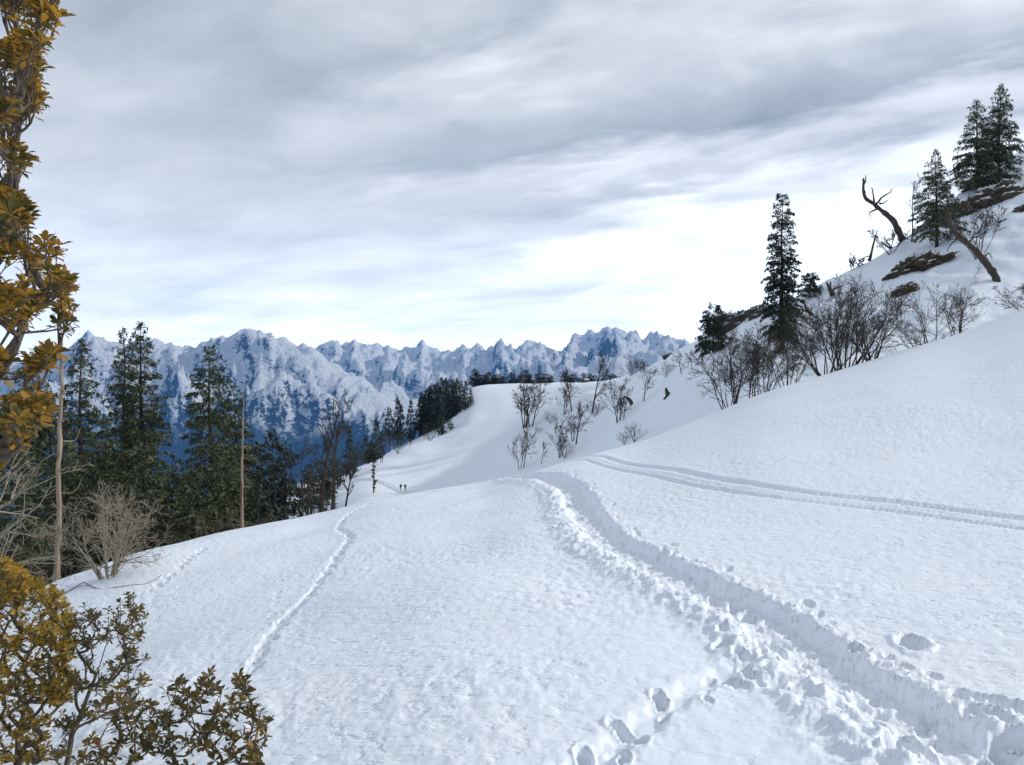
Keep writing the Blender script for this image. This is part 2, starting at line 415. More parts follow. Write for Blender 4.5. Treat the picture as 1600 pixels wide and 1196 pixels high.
def mat_rock(name, grassy=0.6):
    m, t, p = material(name)
    g = geo_pos(t)
    a = noise_n(t, g.outputs['Position'], 1.3, 6, 0.65, 0.4)
    b = noise_n(t, g.outputs['Position'], 7.0, 4, 0.6)
    rock = ramp_n(t, b, [(0.3, (0.03, 0.028, 0.026)), (0.7, (0.12, 0.105, 0.09))])
    grass = ramp_n(t, b, [(0.3, (0.035, 0.024, 0.012)), (0.7, (0.15, 0.10, 0.05))])
    fac = ramp_n(t, a, [(0.5 - 0.25 * grassy, 0.0), (0.62 - 0.2 * grassy, 1.0)])
    c = mix_n(t, fac, rock, grass)
    sep = N(t, 'ShaderNodeSeparateXYZ'); t.links.new(g.outputs['Normal'], sep.inputs[0])
    sn = math_n(t, 'ADD', sep.outputs[2], math_n(t, 'MULTIPLY', math_n(t, 'SUBTRACT', a, 0.5), 0.9))
    c = mix_n(t, ramp_n(t, sn, [(0.62, 0.0), (0.74, 1.0)]), c, (0.86, 0.88, 0.92))
    t.links.new(c, p.inputs['Base Color'])
    p.inputs['Roughness'].default_value = 0.95
    bu = N(t, 'ShaderNodeBump'); bu.inputs['Distance'].default_value = 0.25; bu.inputs['Strength'].default_value = 0.9
    t.links.new(b, bu.inputs['Height']); t.links.new(bu.outputs[0], p.inputs['Normal'])
    return m
M_ROCK = mat_rock("snowy_rock", 0.1)
M_LEDGE = mat_rock("grassy_rock", 0.55)

# ------------------------------------------------------------------ trails in the snow (world paths)
def path_xy(pix, n=160, ymin=3.5, ymax=48):
    pts = np.array([ground(u, v, ymin, ymax)[:2] for u, v in pix])
    return resample(pts, n)
TRENCH = path_xy([(700, 765), (770, 752), (830, 743), (868, 747), (897, 765), (915, 795), (932, 823), (960, 846), (1010, 870), (1060, 893), (1110, 916), (1160, 944),
                  (1220, 977), (1270, 1012), (1330, 1052), (1390, 1090), (1460, 1132), (1530, 1176), (1620, 1230)], 220)
SIDE = path_xy([(900, 1210), (945, 1178), (985, 1150), (1040, 1106), (1105, 1068), (1150, 1048), (1185, 1018), (1190, 985)], 60)
SKI = path_xy([(880, 716), (915, 715), (960, 724), (1020, 736), (1085, 750), (1160, 763), (1240, 774), (1320, 784), (1400, 792), (1500, 805), (1620, 823), (1800, 845)], 160)
LEFT_TRACK = path_xy([(578, 787), (548, 801), (528, 828), (546, 845), (526, 875), (500, 906), (470, 941), (440, 972), (414, 1003), (401, 1030), (384, 1055)], 120)
SMALL_TRACK = path_xy([(318, 858), (300, 873), (283, 889), (262, 905), (238, 925)], 30)

def dist_path(x, y, path, reach):
    """distance to the path, side sign (+ right of travel) and arc length for points within reach; others get 1e9"""
    D = np.full(x.shape, 1e9); Sg = np.zeros(x.shape); A = np.zeros(x.shape)
    x0, y0 = path.min(0) - reach; x1, y1 = path.max(0) + reach
    sel = np.nonzero((x > x0) & (x < x1) & (y > y0) & (y < y1))[0]
    if len(sel) == 0: return D, Sg, A
    px = x[sel]; py = y[sel]; d = np.full(len(sel), 1e9); sg = np.zeros(len(sel)); ar = np.zeros(len(sel)); acc = 0.0
    for i in range(len(path) - 1):
        a = path[i]; b = path[i + 1]; e = b - a; L = math.hypot(*e) + 1e-9
        near = np.nonzero((px > min(a[0], b[0]) - reach) & (px < max(a[0], b[0]) + reach) & (py > min(a[1], b[1]) - reach) & (py < max(a[1], b[1]) + reach))[0]
        if len(near):
            rx = px[near] - a[0]; ry = py[near] - a[1]
            tt = np.clip((rx * e[0] + ry * e[1]) / L ** 2, 0, 1)
            dd = np.hypot(rx - tt * e[0], ry - tt * e[1])
            up = dd < d[near]
            k = near[up]
            d[k] = dd[up]; sg[k] = np.sign(e[0] * ry[up] - e[1] * rx[up]); ar[k] = acc + tt[up] * L
        acc += L
    D[sel] = d; Sg[sel] = sg; A[sel] = ar
    return D, Sg, A

rngp = np.random.default_rng(5)
PRINTS = []   # x, y, radius, depth, stretch angle
def add_print(u, v, r, dep):
    g = ground(u, v, 3.5, 48); PRINTS.append((g[0], g[1], r * .85, dep, 1.57 + rngp.normal(0, .35)))
for u, v, r, dep in [(1425, 1005, .20, .16), (1132, 1012, .15, .15), (1157, 1026, .12, .10), (1030, 1096, .09, .10), (964, 1140, .09, .10), (912, 1182, .09, .10),
                     (1001, 1161, .08, .08), (975, 1191, .07, .08), (1106, 1101, .06, .05), (1150, 1074, .12, .10), (1172, 1062, .10, .08), (1128, 990, .10, .06),
                     (1205, 1003, .20, .16), (1180, 985, .14, .10), (1262, 1048, .15, .12), (1300, 1075, .18, .16),
                     (1318, 1105, .15, .12), (1365, 1118, .17, .14), (1418, 1147, .19, .16), (1402, 1172, .15, .12),
                     (1445, 1165, .14, .10), (1470, 1190, .16, .12), (1170, 950, .15, .10), (1150, 935, .14, .09), (1120, 925, .12, .07),
                     (1545, 1095, .16, .10), (1580, 1150, .19, .14), (1560, 1120, .14, .08), (1500, 1085, .12, .06), (1590, 1105, .15, .10), (1520, 1110, .12, .06),
                     (1455, 1400 - 300, .10, .05), (905, 800, .16, .10), (900, 822, .18, .10), (915, 845, .17, .10), (938, 856, .16, .09), (968, 872, .16, .09), (1000, 888, .15, .09), (1035, 905, .15, .09), (1068, 917, .15, .09),
                     (885, 780, .18, .10), (880, 762, .2, .10)]:
    add_print(u, v, r, dep)
for k in range(40):                       # boot pits down both edges of the trench
    i = int(rngp.integers(20, 215)); a = TRENCH[i]; e = TRENCH[min(i + 1, 219)] - TRENCH[i - 1]; e = e / (np.hypot(*e) + 1e-9)
    side = -0.75 if rngp.random() < 0.85 else 0.95
    off = side * rngp.uniform(0.6, 1.1)
    PRINTS.append((a[0] - e[1] * -off, a[1] + e[0] * -off, rngp.uniform(.06, .10), rngp.uniform(.03, .07), math.atan2(e[1], e[0]) + rngp.normal(0, .4)))
Lq = np.cumsum(np.r_[0, np.hypot(*np.diff(SIDE, axis=0).T)])
for k, q_ in enumerate(np.arange(0, Lq[-1], 0.42)):
    PRINTS.append((np.interp(q_, Lq, SIDE[:, 0]) + (.09 if k % 2 else -.09) + rngp.normal(0, .03), np.interp(q_, Lq, SIDE[:, 1]) + rngp.normal(0, .04), rngp.uniform(.055, .08), rngp.uniform(.04, .07), 1.2 + rngp.normal(0, .4)))
Lz = np.cumsum(np.r_[0, np.hypot(*np.diff(TRENCH, axis=0).T)])
for k, q_ in enumerate(np.arange(0, Lz[-1], 0.36)):       # boot marks trodden along the trench floor
    PRINTS.append((np.interp(q_, Lz, TRENCH[:, 0]) + (.08 if k % 2 else -.08) + rngp.normal(0, .02), np.interp(q_, Lz, TRENCH[:, 1]) + rngp.normal(0, .04), rngp.uniform(.06, .075), rngp.uniform(.02, .04), 1.57 + rngp.normal(0, .25)))
acc = 0
Lt = np.cumsum(np.r_[0, np.hypot(*np.diff(LEFT_TRACK, axis=0).T)])
for k, s in enumerate(np.arange(0, Lt[-1], 0.38)):
    x = np.interp(s, Lt, LEFT_TRACK[:, 0]); y = np.interp(s, Lt, LEFT_TRACK[:, 1])
    PRINTS.append((x + (0.08 if k % 2 else -0.08) + rngp.normal(0, .03), y + rngp.normal(0, .05), rngp.uniform(.055, .085), rngp.uniform(.04, .08), 1.3))
Ls = np.cumsum(np.r_[0, np.hypot(*np.diff(SMALL_TRACK, axis=0).T)])
for k, s in enumerate(np.arange(0, Ls[-1], 0.3)):
    PRINTS.append((np.interp(s, Ls, SMALL_TRACK[:, 0]) + (0.05 if k % 2 else -0.05), np.interp(s, Ls, SMALL_TRACK[:, 1]), .07, .05, 0))
for k in range(8):                       # a faint line of hare prints
    PRINTS.append((np.interp(k, [0, 7], [ground(440, 900)[0], ground(425, 960)[0]]), np.interp(k, [0, 7], [ground(440, 900)[1], ground(425, 960)[1]]), .045, .04, 0))

def detail(x, y):
    """fine relief of the near snow: soft swell, crust, trench with thrown-up banks, ski grooves, prints"""
    sh = x.shape; x = x.ravel().copy(); y = y.ravel().copy()
    d = 0.17 * fbm(x / 6.0, y / 8.5, 3, 3) * sstep(3, 10, y) * (1 - 0.7 * sstep(24, 44, y)) * (1 - 0.7 * sstep(0.5, 4, x))
    near = 1 - 0.85 * sstep(22, 42, y)
    patch = 0.42 + 0.68 * sstep(-0.28, 0.42, fbm(x / 5.0, y / 6.0, 3, 15))
    crust = fbm(x / 0.25 + 0.4 * y, y / 0.30, 3, 11)
    d += near * patch * 0.012 * crust
    d += near * patch * 0.013 * np.clip(fbm(x / 0.15, y / 0.19, 2, 31), -0.7, 0.6)
    # windswept ribs on the right slope
    rib = fbm(x / 0.9 + y * 0.5, y / 0.26 - x * 0.12, 3, 47)
    d += 0.015 * rib * sstep(0.5, 3.0, x) * (1 - sstep(28, 45, y)) * (0.4 + 0.6 * patch)
    # scattered little crumbs and drip pits
    cr = fbm(x / 0.22, y / 0.3, 2, 61)
    d += near * 0.02 * np.clip(cr - 0.55, 0, 1) * sstep(0.0, 0.5, fbm(x / 3.0, y / 3.5, 2, 63)) - near * 0.02 * np.clip(-cr - 0.6, 0, 1)
    # trench
    D, Sg, A = dist_path(x, y, TRENCH, 2.2)
    m = np.nonzero(D < 2.2)[0]
    if len(m):
        s = D[m] * Sg[m]; a = A[m]; ym = y[m]; xm = x[m]
        s = -s                                            # + towards the right bank (uphill)
        wob = 0.10 * fbm(a / 0.9, s * 0 + 3.3, 3, 71)
        s = (s + wob) * 1.55
        fl = 0.34 + 0.06 * gnoise(a / 1.7, a * 0, 73)
        jag = 0.07 * fbm(xm / 0.20, ym / 0.22, 3, 75)
        wall_r = sstep(fl, fl + 0.52, s + jag); wall_l = sstep(fl, fl + 0.36, -s + jag)
        dep = 0.165
        prof = -dep * (1 - np.maximum(wall_r, wall_l))
        lump = fbm(xm / 0.19, ym / 0.19, 4, 77); lump2 = ridged(xm / 0.3, ym / 0.3, 3, 79)
        br = np.exp(-((s - 1.15) / 0.44) ** 2); bl = np.exp(-((s + 0.78) / 0.2) ** 2)
        prof += br * (0.045 + 0.042 * lump + 0.03 * lump2) + bl * (0.015 + 0.020 * lump)
        rough = np.exp(-((np.abs(s) - 0.7) / 0.42) ** 2)
        prof += 0.034 * rough * fbm(xm / 0.12, ym / 0.13, 4, 81)
        prof += (1 - np.maximum(wall_r, wall_l)) * (0.022 * fbm(xm / 0.15, ym / 0.24, 3, 83) + 0.012 * fbm(xm / 0.06, ym / 0.08, 2, 85))
        throw = np.exp(-((s - 1.5) / 0.4) ** 2)
        prof += throw * 0.02 * np.clip(lump, 0, 1)
        d[m] += prof * (1 - 0.35 * sstep(25, 40, ym))
    D, Sg, A = dist_path(x, y, SIDE, 1.0)
    m = np.nonzero(D < 1.0)[0]
    if len(m):
        s = D[m] + 0.05 * fbm(A[m] / 0.4, D[m] * 0, 2, 91)
        j = 0.05 * fbm(x[m] / 0.2, y[m] / 0.2, 3, 93)
        d[m] += -0.055 * (1 - sstep(0.04, 0.20, s + j)) + 0.012 * np.exp(-((s - 0.25) / 0.09) ** 2) * (0.6 + fbm(x[m] / 0.15, y[m] / 0.15, 2, 95))
    D, Sg, A = dist_path(x, y, SKI, 2.0)
    m = np.nonzero(D < 2.0)[0]
    if len(m):
        s = D[m] * Sg[m] + 0.06 * gnoise(A[m] / 2.5, A[m] * 0, 97)
        fade = 1 - 0.5 * sstep(25, 42, y[m])
        g = np.zeros(len(m))
        for off, w, dp in ((-0.42, .11, .06), (-0.16, .09, .025), (0.34, .12, .06)):
            g -= dp * np.exp(-(np.abs(s - off) / w) ** 3)
            g += dp * 0.25 * np.exp(-((s - off - w * 1.5) / 0.1) ** 2)
        d[m] += 1.25 * g * fade
    D, Sg, A = dist_path(x, y, LEFT_TRACK, 0.8)
    m = np.nonzero(D < 0.8)[0]
    if len(m):
        s = D[m]
        d[m] += -0.04 * np.exp(-(s / 0.08) ** 4) * (0.7 + 0.5 * gnoise(A[m] / 0.5, A[m] * 0, 99)) + 0.008 * np.exp(-((s - 0.22) / 0.08) ** 2) * (0.5 + fbm(x[m] / 0.3, y[m] / 0.3, 2, 98))
    for (fx, fy, r, dp, an) in PRINTS:
        m = np.nonzero((np.abs(x - fx) < 2.9 * r) & (np.abs(y - fy) < 2.9 * r))[0]
        if len(m) == 0: continue
        dx = x[m] - fx; dy = y[m] - fy
        c, s_ = math.cos(an), math.sin(an)
        q = np.hypot((dx * c + dy * s_) / 1.7, (-dx * s_ + dy * c) * 1.1) / r
        q = q * (1 + 0.18 * gnoise(dx / (r * 0.8) + fx, dy / (r * 0.8) + fy, 5))
        d[m] += -1.25 * dp * (1 - sstep(0.66, 1.0, q)) + dp * 0.20 * np.exp(-((q - 1.2) / 0.22) ** 2)
    return d.reshape(sh)

def grid_mesh(name, U, Y, zfun, mat):
    uu, yy = np.meshgrid(U, Y)
    X = yy * (uu - CU) / F
    Z = zfun(uu, yy, X)
    V = np.stack([X, yy, Z], -1).reshape(-1, 3)
    r, c = uu.shape
    i = np.arange(r * c).reshape(r, c)
    q = np.stack([i[:-1, :-1], i[:-1, 1:], i[1:, 1:], i[1:, :-1]], -1).reshape(-1, 4)
    return mesh_arrays(name, V, [q], mat, True)
def geo_space(a, b, ratio):
    n = int(math.log(b / a) / ratio) + 1
    return np.exp(np.linspace(math.log(a), math.log(b), n))

U_NEAR = np.concatenate([np.linspace(-11000, -2600, 14)[:-1], np.linspace(-2600, -60, 60)[:-1], np.linspace(-60, 1660, 920)[:-1], np.linspace(1660, 3200, 45)[:-1], np.linspace(3200, 12000, 14)])
def z_near(u, y, x):
    return y * (CV - LAND.row(u, y)) / F + detail(x, y)
o = part("snow_slope", grid_mesh("snow_slope", U_NEAR, geo_space(3.4, 69, 0.0067), z_near, M_SNOW)); o['kind'] = 'structure'

U_MID = np.concatenate([np.linspace(-11000, -2600, 14)[:-1], np.linspace(-2600, -60, 50)[:-1], np.linspace(-60, 1660, 350)[:-1], np.linspace(1660, 3200, 36)[:-1], np.linspace(3200, 12000, 14)])
def z_mid(u, y, x):
    d = 0.55 * fbm(x / 32, y / 38, 3, 201) * sstep(70, 130, y) + 0.22 * fbm(x / 9, y / 9, 3, 211) * sstep(66, 75, y)
    rough = sstep(1020, 1180, u) * sstep(66, 80, y) * (1 - sstep(170, 260, y))
    d += rough * (0.5 * fbm(x / 5, y / 7, 4, 221))
    far = sstep(420, 900, y)
    d += far * 30 * fbm(x / 300, y / 300, 4, 231)
    return y * (CV - LAND.row(u, y)) / F + d - 0.12 * (1 - sstep(66.5, 70, y))
Y_MID = np.concatenate([geo_space(66, 420, 0.0095)[:-1], geo_space(420, 7500, 0.06)])
o = part("snow_hills", grid_mesh("snow_hills", U_MID, Y_MID, z_mid, M_SNOW_FAR)); o['kind'] = 'structure'
# the ground behind the camera
def back_ground():
    s = np.linspace(-1, 1, 61); t = np.concatenate([np.linspace(0, 8, 14), np.linspace(12, 420, 24)])
    ss, tt = np.meshgrid(s, t)
    X = np.sign(ss) * np.abs(ss) ** 1.6 * (31.4 + tt * 1.2); Y = 3.42 - tt
    Z = 3.4 * (CV - LAND.row(CU + F * np.clip(X, -31.4, 31.4) / 3.4, np.full_like(X, 3.4))) / F
    Z = Z + detail(X, np.full_like(X, 3.4)) * (tt < 0.1) + 0.02 * tt + 0.25 * fbm(X / 12, Y / 12, 3, 77) * sstep(2, 12, tt) - 0.012
    V = np.stack([X, Y, Z], -1).reshape(-1, 3); r, c = ss.shape
    i = np.arange(r * c).reshape(r, c)
    q = np.stack([i[:-1, :-1], i[1:, :-1], i[1:, 1:], i[:-1, 1:]], -1).reshape(-1, 4)
    o = part("snow_ground", mesh_arrays("snow_ground", V, [q], M_SNOW, True)); o['kind'] = 'structure'
back_ground()

# ------------------------------------------------------------------ far mountains
RIDGE1 = {-2500: 520, -600: 540, 0: 575, 60: 566, 100: 550, 137: 523, 155: 533, 200: 546, 240: 538, 268: 540, 285: 547, 310: 540, 340: 531, 370: 527, 388: 521, 397: 517, 401: 519, 406: 515.5, 413: 520, 424: 523, 432: 531, 440: 532, 455: 541, 470: 546,
          500: 560, 530: 582, 570: 606, 610: 630, 660: 658, 740: 690, 790: 640, 862: 592, 905: 572, 950: 566, 1000: 556, 1060: 552, 1130: 545, 1300: 540, 2600: 520}
RIDGE2 = {-2500: 560, 0: 600, 400: 580, 470: 552, 490: 548, 508: 541, 522: 536, 534: 545, 546: 541, 553: 532, 562: 536, 570: 534, 580: 538, 590: 535, 600: 547, 607: 541, 616: 546, 625: 548, 633: 541, 641: 546, 651: 546, 660: 538, 670: 548, 680: 546, 690: 553,
          702: 549, 713: 546, 722: 542, 732: 549, 745: 547, 757: 554, 771: 551, 783: 542, 795: 552, 806: 546, 820: 536, 826: 535, 836: 541, 845: 540, 858: 548, 868: 552, 880: 548, 888: 540, 895: 524, 905: 526, 915: 525, 924: 520, 932: 526, 940: 523, 950: 511, 957: 517, 962: 512, 975: 518, 990: 527, 1002: 534, 1015: 530, 1028: 529, 1045: 533, 1062: 531, 1080: 537, 1100: 535, 1200: 530, 2600: 500}
MLINES = [
 dict(y={0: 5600, 1: 5600}, v={0: 900, 1: 900}),
 dict(y={0: 7600, 1: 7600}, v={0: 772, 600: 768, 800: 745, 1100: 720}),
 dict(y={0: 9300, 1: 9300}, v={-2500: 660, 0: 672, 200: 655, 400: 640, 500: 655, 600: 688, 700: 715, 760: 700, 900: 655, 1100: 640}),
 dict(y={0: 11000, 400: 10900, 760: 10300, 1100: 11300}, v=RIDGE1),
 dict(y={0: 12800, 1: 12800}, v={-2500: 640, 0: 640, 400: 612, 500: 600, 600: 622, 700: 622, 790: 604, 862: 590, 950: 576, 1100: 565}),
 dict(y={0: 16000, 1: 16000}, v=RIDGE2),
 dict(y={0: 18000, 1: 18000}, v={0: 640, 1: 640}),
 dict(y={0: 20000, 1: 20000}, v={0: 700, 1: 700}),
]
MTN = Relief(MLINES)
def mat_mountain():
    m, t, p = material("mountain_rock_and_snow")
    g = geo_pos(t)
    sep = N(t, 'ShaderNodeSeparateXYZ'); t.links.new(g.outputs['Normal'], sep.inputs[0])
    ps = N(t, 'ShaderNodeSeparateXYZ'); t.links.new(g.outputs['Position'], ps.inputs[0])
    a = noise_n(t, g.outputs['Position'], 0.0050, 9, 0.70, 0.5)
    b = noise_n(t, g.outputs['Position'], 0.0011, 6, 0.6)
    fine = noise_n(t, g.outputs['Position'], 0.018, 5, 0.7)
    rock = ramp_n(t, fine, [(0.3, (0.022, 0.030, 0.042)), (0.7, (0.07, 0.082, 0.10))])
    mid = noise_n(t, g.outputs['Position'], 0.017, 7, 0.72, 0.8)
    st = math_n(t, 'ADD', math_n(t, 'MULTIPLY', sep.outputs[2], 1.0), math_n(t, 'MULTIPLY', math_n(t, 'SUBTRACT', a, 0.5), 1.5))
    st = math_n(t, 'ADD', st, math_n(t, 'MULTIPLY', math_n(t, 'SUBTRACT', mid, 0.5), 2.1))
    st = math_n(t, 'ADD', st, math_n(t, 'MULTIPLY', sep.outputs[0], 0.24))
    # more bare rock on the lower flanks
    alt = ramp_n(t, math_n(t, 'DIVIDE', math_n(t, 'ADD', ps.outputs[2], 900.0), 2300.0, clamp=True), [(0.20, 0.10), (0.42, 0.24), (0.8, 0.24)])
    st = math_n(t, 'ADD', st, alt)
    snow = ramp_n(t, st, [(0.60, 0.0), (0.66, 1.0)])
    hi = mix_n(t, snow, rock, (0.86, 0.88, 0.91))
    forest = ramp_n(t, fine, [(0.3, (0.025, 0.050, 0.075)), (0.55, (0.055, 0.095, 0.135)), (0.72, (0.24, 0.29, 0.34))])  # snow-dusted forest, with extra blue of the haze put into its colour
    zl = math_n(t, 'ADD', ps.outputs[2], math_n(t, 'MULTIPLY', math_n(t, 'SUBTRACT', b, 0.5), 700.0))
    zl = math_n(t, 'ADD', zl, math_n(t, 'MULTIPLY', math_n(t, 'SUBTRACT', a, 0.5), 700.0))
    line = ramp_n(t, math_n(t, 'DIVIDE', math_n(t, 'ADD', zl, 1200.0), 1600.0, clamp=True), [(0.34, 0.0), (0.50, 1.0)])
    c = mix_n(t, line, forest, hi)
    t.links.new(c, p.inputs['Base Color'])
    p.inputs['Roughness'].default_value = 0.9; p.inputs['Specular IOR Level'].default_value = 0.1
    bu = N(t, 'ShaderNodeBump'); bu.inputs['Distance'].default_value = 110.0; bu.inputs['Strength'].default_value = 0.9
    t.links.new(mid, bu.inputs['Height']); t.links.new(bu.outputs[0], p.inputs['Normal'])
    return m
def z_mtn(u, y, x):
    v = MTN.row(u, y)
    L, _ = MTN.knots(u.ravel()); ly = np.log(y.ravel())
    d1 = (ly - L[:, 3]) / 0.075; d2 = (ly - L[:, 5]) / 0.075
    w = (1 - np.exp(-d1 ** 2)) * (1 - np.exp(-d2 ** 2)); w = w.reshape(u.shape)
    xs = x + 500 * fbm(x / 2600, y / 2600, 2, 331); ys = y + 500 * fbm(x / 2600, y / 2600, 2, 341)
    rg = ridged(xs / 1900, ys / 2300, 6, 301, 0.52) - 0.75
    base = y * (CV - v) / F
    xr = x + 0.22 * y + 260 * fbm(x / 1500, y / 1500, 2, 351)
    ribs = 105 * (ridged(xr / 620, y / 3600, 5, 361, 0.55) - 0.85) + 65 * (ridged((x - 0.3 * y) / 360, y / 2200, 4, 367) - .8)
    amp = 55 + (470 - 190 * sstep(11500, 13500, y)) * w
    fade = sstep(5600, 7500, y)
    return base + fade * (ribs * (0.45 + 0.55 * w) + rg * amp * np.where(w > 0.5, 1, 0.55 + 0.45 * w) + 80 * (ridged(x / 460, y / 460, 4, 323) - .7) * (0.45 + 0.55 * w) + 40 * fbm(x / 220, y / 220, 4, 321))
U_M = np.concatenate([np.linspace(-900, -100, 60)[:-1], np.linspace(-100, 1150, 640)[:-1], np.linspace(1150, 2100, 60)])
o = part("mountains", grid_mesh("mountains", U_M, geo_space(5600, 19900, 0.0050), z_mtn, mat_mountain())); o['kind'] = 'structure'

# ------------------------------------------------------------------ haze
def haze():
    b = 31000.0
    zb, zt = -2700.0, 2200.0
    yf = 21000.0
    V = [(-b, -b, zb), (b, -b, zb), (b, yf, zb), (-b, yf, zb), (-b, -b, zt), (b, -b, zt), (b, yf, zt), (-b, yf, zt)]
    Fq = np.array([(0, 3, 2, 1), (4, 5, 6, 7), (0, 1, 5, 4), (1, 2, 6, 5), (2, 3, 7, 6), (3, 0, 4, 7)])
    m = bpy.data.materials.new("haze_air"); m.use_nodes = True
    t = m.node_tree; t.nodes.clear()
    out = N(t, 'ShaderNodeOutputMaterial'); vol = N(t, 'ShaderNodeVolumePrincipled')
    vol.inputs['Color'].default_value = (0.14, 0.45, 1.0, 1)
    vol.inputs['Density'].default_value = 2.5e-5
    vol.inputs['Anisotropy'].default_value = 0.2
    t.links.new(vol.outputs[0], out.inputs['Volume'])
    o = part("haze", mesh_arrays("haze", V, [Fq], m)); o['kind'] = 'stuff'
haze()
#PART2
# ------------------------------------------------------------------ tree builders
def conifer(seed, H, Rm, cb=0.08, kl=0.35, ws=0.40, per=5, dens=1.0, droop=0.55, up=0.25, ragged=0.5, power=0.75, lichen=0.0, r0=None, mat=None, gaps=0.0, flat_top=0.0, detail_branches=True):
    """a fir: tapered trunk, limbs, crown of small needle sprays; returns parts"""
    mat = mat or M_NEEDLE
    g = np.random.default_rng(seed)
    r0 = r0 or 0.014 * H + 0.06
    tr = Buf()
    n = 9
    zz = np.linspace(-0.06 * H, H, n)
    wx = np.cumsum(g.normal(0, 0.004 * H, n)); wy = np.cumsum(g.normal(0, 0.004 * H, n)); wx -= wx[0]; wy -= wy[0]
    tubes(tr, np.stack([wx, wy, zz], -1), r0 * np.clip(1 - zz / H, 0.03, 1.1) ** 0.9, 8)
    nb = int((1 - cb) * H / ws * per)
    t = np.sort(g.random(nb)); t = t * 0.62 + 0.38 * (np.floor(t * nb / per) * per / nb)   # roughly whorled
    az = np.arange(nb) * 2.399 + g.normal(0, 0.5, nb)
    L = Rm * (np.clip(1 - t, 0.0, 1) ** power + 0.04 + flat_top * (t > 0.9)) * (0.62 + 0.38 * np.clip(t / 0.12, 0, 1))
    L = L * (1 - ragged * 0.75 * g.random(nb) ** 1.3) * (1 + 0.35 * ragged * fbm(t * 9 + seed, az / 1.6, 2, seed))
    if gaps:
        keep = gnoise(t * H / 2.2 + seed * 0.37, np.cos(az) * 0.9 + 5, seed + 4) > -0.75 + gaps
        t, az, L = t[keep], az[keep], L[keep]; nb = len(t)
    L = np.maximum(L, 0.14)
    z0 = H * (cb + (1 - cb) * t)
    a = up + 0.35 * t + g.normal(0, 0.10, nb); b = droop * (1.1 - 0.6 * t) * (0.8 + 0.4 * g.random(nb))
    hx, hy = np.cos(az), np.sin(az)
    cx = np.interp(z0, zz, wx); cy = np.interp(z0, zz, wy)
    def pos(i, s):
        r = L[i] * s
        return np.stack([cx[i] + hx[i] * r, cy[i] + hy[i] * r, z0[i] + L[i] * (a[i] * s - b[i] * s * s)], -1)
    br = Buf()
    if detail_branches:
        ss = np.linspace(0, 0.95, 4)
        ii = np.arange(nb)
        Pb = np.stack([pos(ii, s) for s in ss], 1)
        rb = np.maximum(0.012 + 0.011 * L[:, None], 0.012) * np.array([1.0, 0.75, 0.5, 0.2])
        tubes(br, Pb, rb, 3, cap=False)
    nk = np.maximum(5, (dens * 3.6 * (L / kl) ** 1.5)).astype(int)
    i = np.repeat(np.arange(nb), nk); K = len(i)
    s = 0.10 + 0.92 * g.random(K) ** 0.75
    side = np.where(g.random(K) < 0.5, -1, 1)
    q = g.random(K)
    wl = 0.40 * L[i] * np.clip(1.02 - s, 0, 1) ** 0.7 + 0.22 * kl
    th = side * g.normal(0.95, 0.22, K)
    dx = hx[i] * np.cos(th) - hy[i] * np.sin(th); dy = hx[i] * np.sin(th) + hy[i] * np.cos(th)
    p = pos(i, s)
    p[:, 0] += dx * q * wl; p[:, 1] += dy * q * wl
    p[:, 2] += -0.22 * q * wl * (1 + droop) + g.normal(0, 0.30 * kl, K) - 0.18 * kl
    d = np.stack([dx, dy, -0.45 + 0.4 * g.normal(0, 1, K) + 0.35 * t[i]], -1)
    d += g.normal(0, 0.45, (K, 3)); d /= np.linalg.norm(d, axis=1, keepdims=True)
    up_ = np.array([0, 0, 1.0]) + g.normal(0, 0.9, (K, 3))
    w = np.cross(d, up_); w /= np.linalg.norm(w, axis=1, keepdims=True) + 1e-9
    ln = kl * g.uniform(0.6, 1.35, K)[:, None]; wd = ln * g.uniform(0.12, 0.24, K)[:, None]
    sag = np.zeros((K, 3)); sag[:, 2] = -0.12 * ln[:, 0]
    V = np.stack([p - d * ln * 0.4, p + w * wd, p + d * ln * 0.6 + sag, p - w * wd], 1).reshape(-1, 3)
    Fq = np.arange(K * 4).reshape(K, 4)
    cr = mesh_arrays("crown", V, [Fq], mat)
    parts = [("trunk", tr.mesh("trunk", M_BARK, True)), ("crown", cr)]
    if detail_branches: parts.append(("limbs", br.mesh("limbs", M_BARK)))
    if lichen:
        m = int(1500 * lichen); j = g.integers(0, nb, m); j = j[t[j] < 0.62]; m = len(j)
        P0 = pos(j, g.uniform(0.2, 1.0, m)); l = 0.5 + 0.9 * g.random(m)
        dr = np.stack([g.normal(0, 1, m), g.normal(0, 1, m), g.normal(-0.5, 0.5, m)], -1); dr /= np.linalg.norm(dr, axis=1, keepdims=True)
        P = np.stack([P0, P0 + dr * l[:, None] * 0.5 + g.normal(0, 0.06, (m, 3)), P0 + dr * l[:, None] + g.normal(0, 0.1, (m, 3)) - np.array([0, 0, 0.25])], 1)
        lb = Buf(); tubes(lb, P, np.broadcast_to([0.022, 0.017, 0.008], (m, 3)), 3, cap=False)
        parts.append(("dead_twigs", lb.mesh("dead_twigs", M_LICHEN)))
    return parts
def place(parts, name, label, cat, loc, group=None, rz=0.0, scale=1.0):
    o = thing(name, label, cat, loc, group, rz, scale)
    for nm, me in parts: part(nm, me, o, 'stuff' if nm == 'dead_twigs' else None)
    return o
def copy_thing(root, loc, rz, scale, label, group=None):
    r = root.copy(); COL.objects.link(r)
    r.location = tuple(float(c) for c in loc); r.rotation_euler = (0, 0, rz); r.scale = scale if isinstance(scale, tuple) else (scale,) * 3
    r['label'] = label
    if group: r['group'] = group
    for ch in list(root.children):
        c = ch.copy(); COL.objects.link(c); c.parent = r
    return r
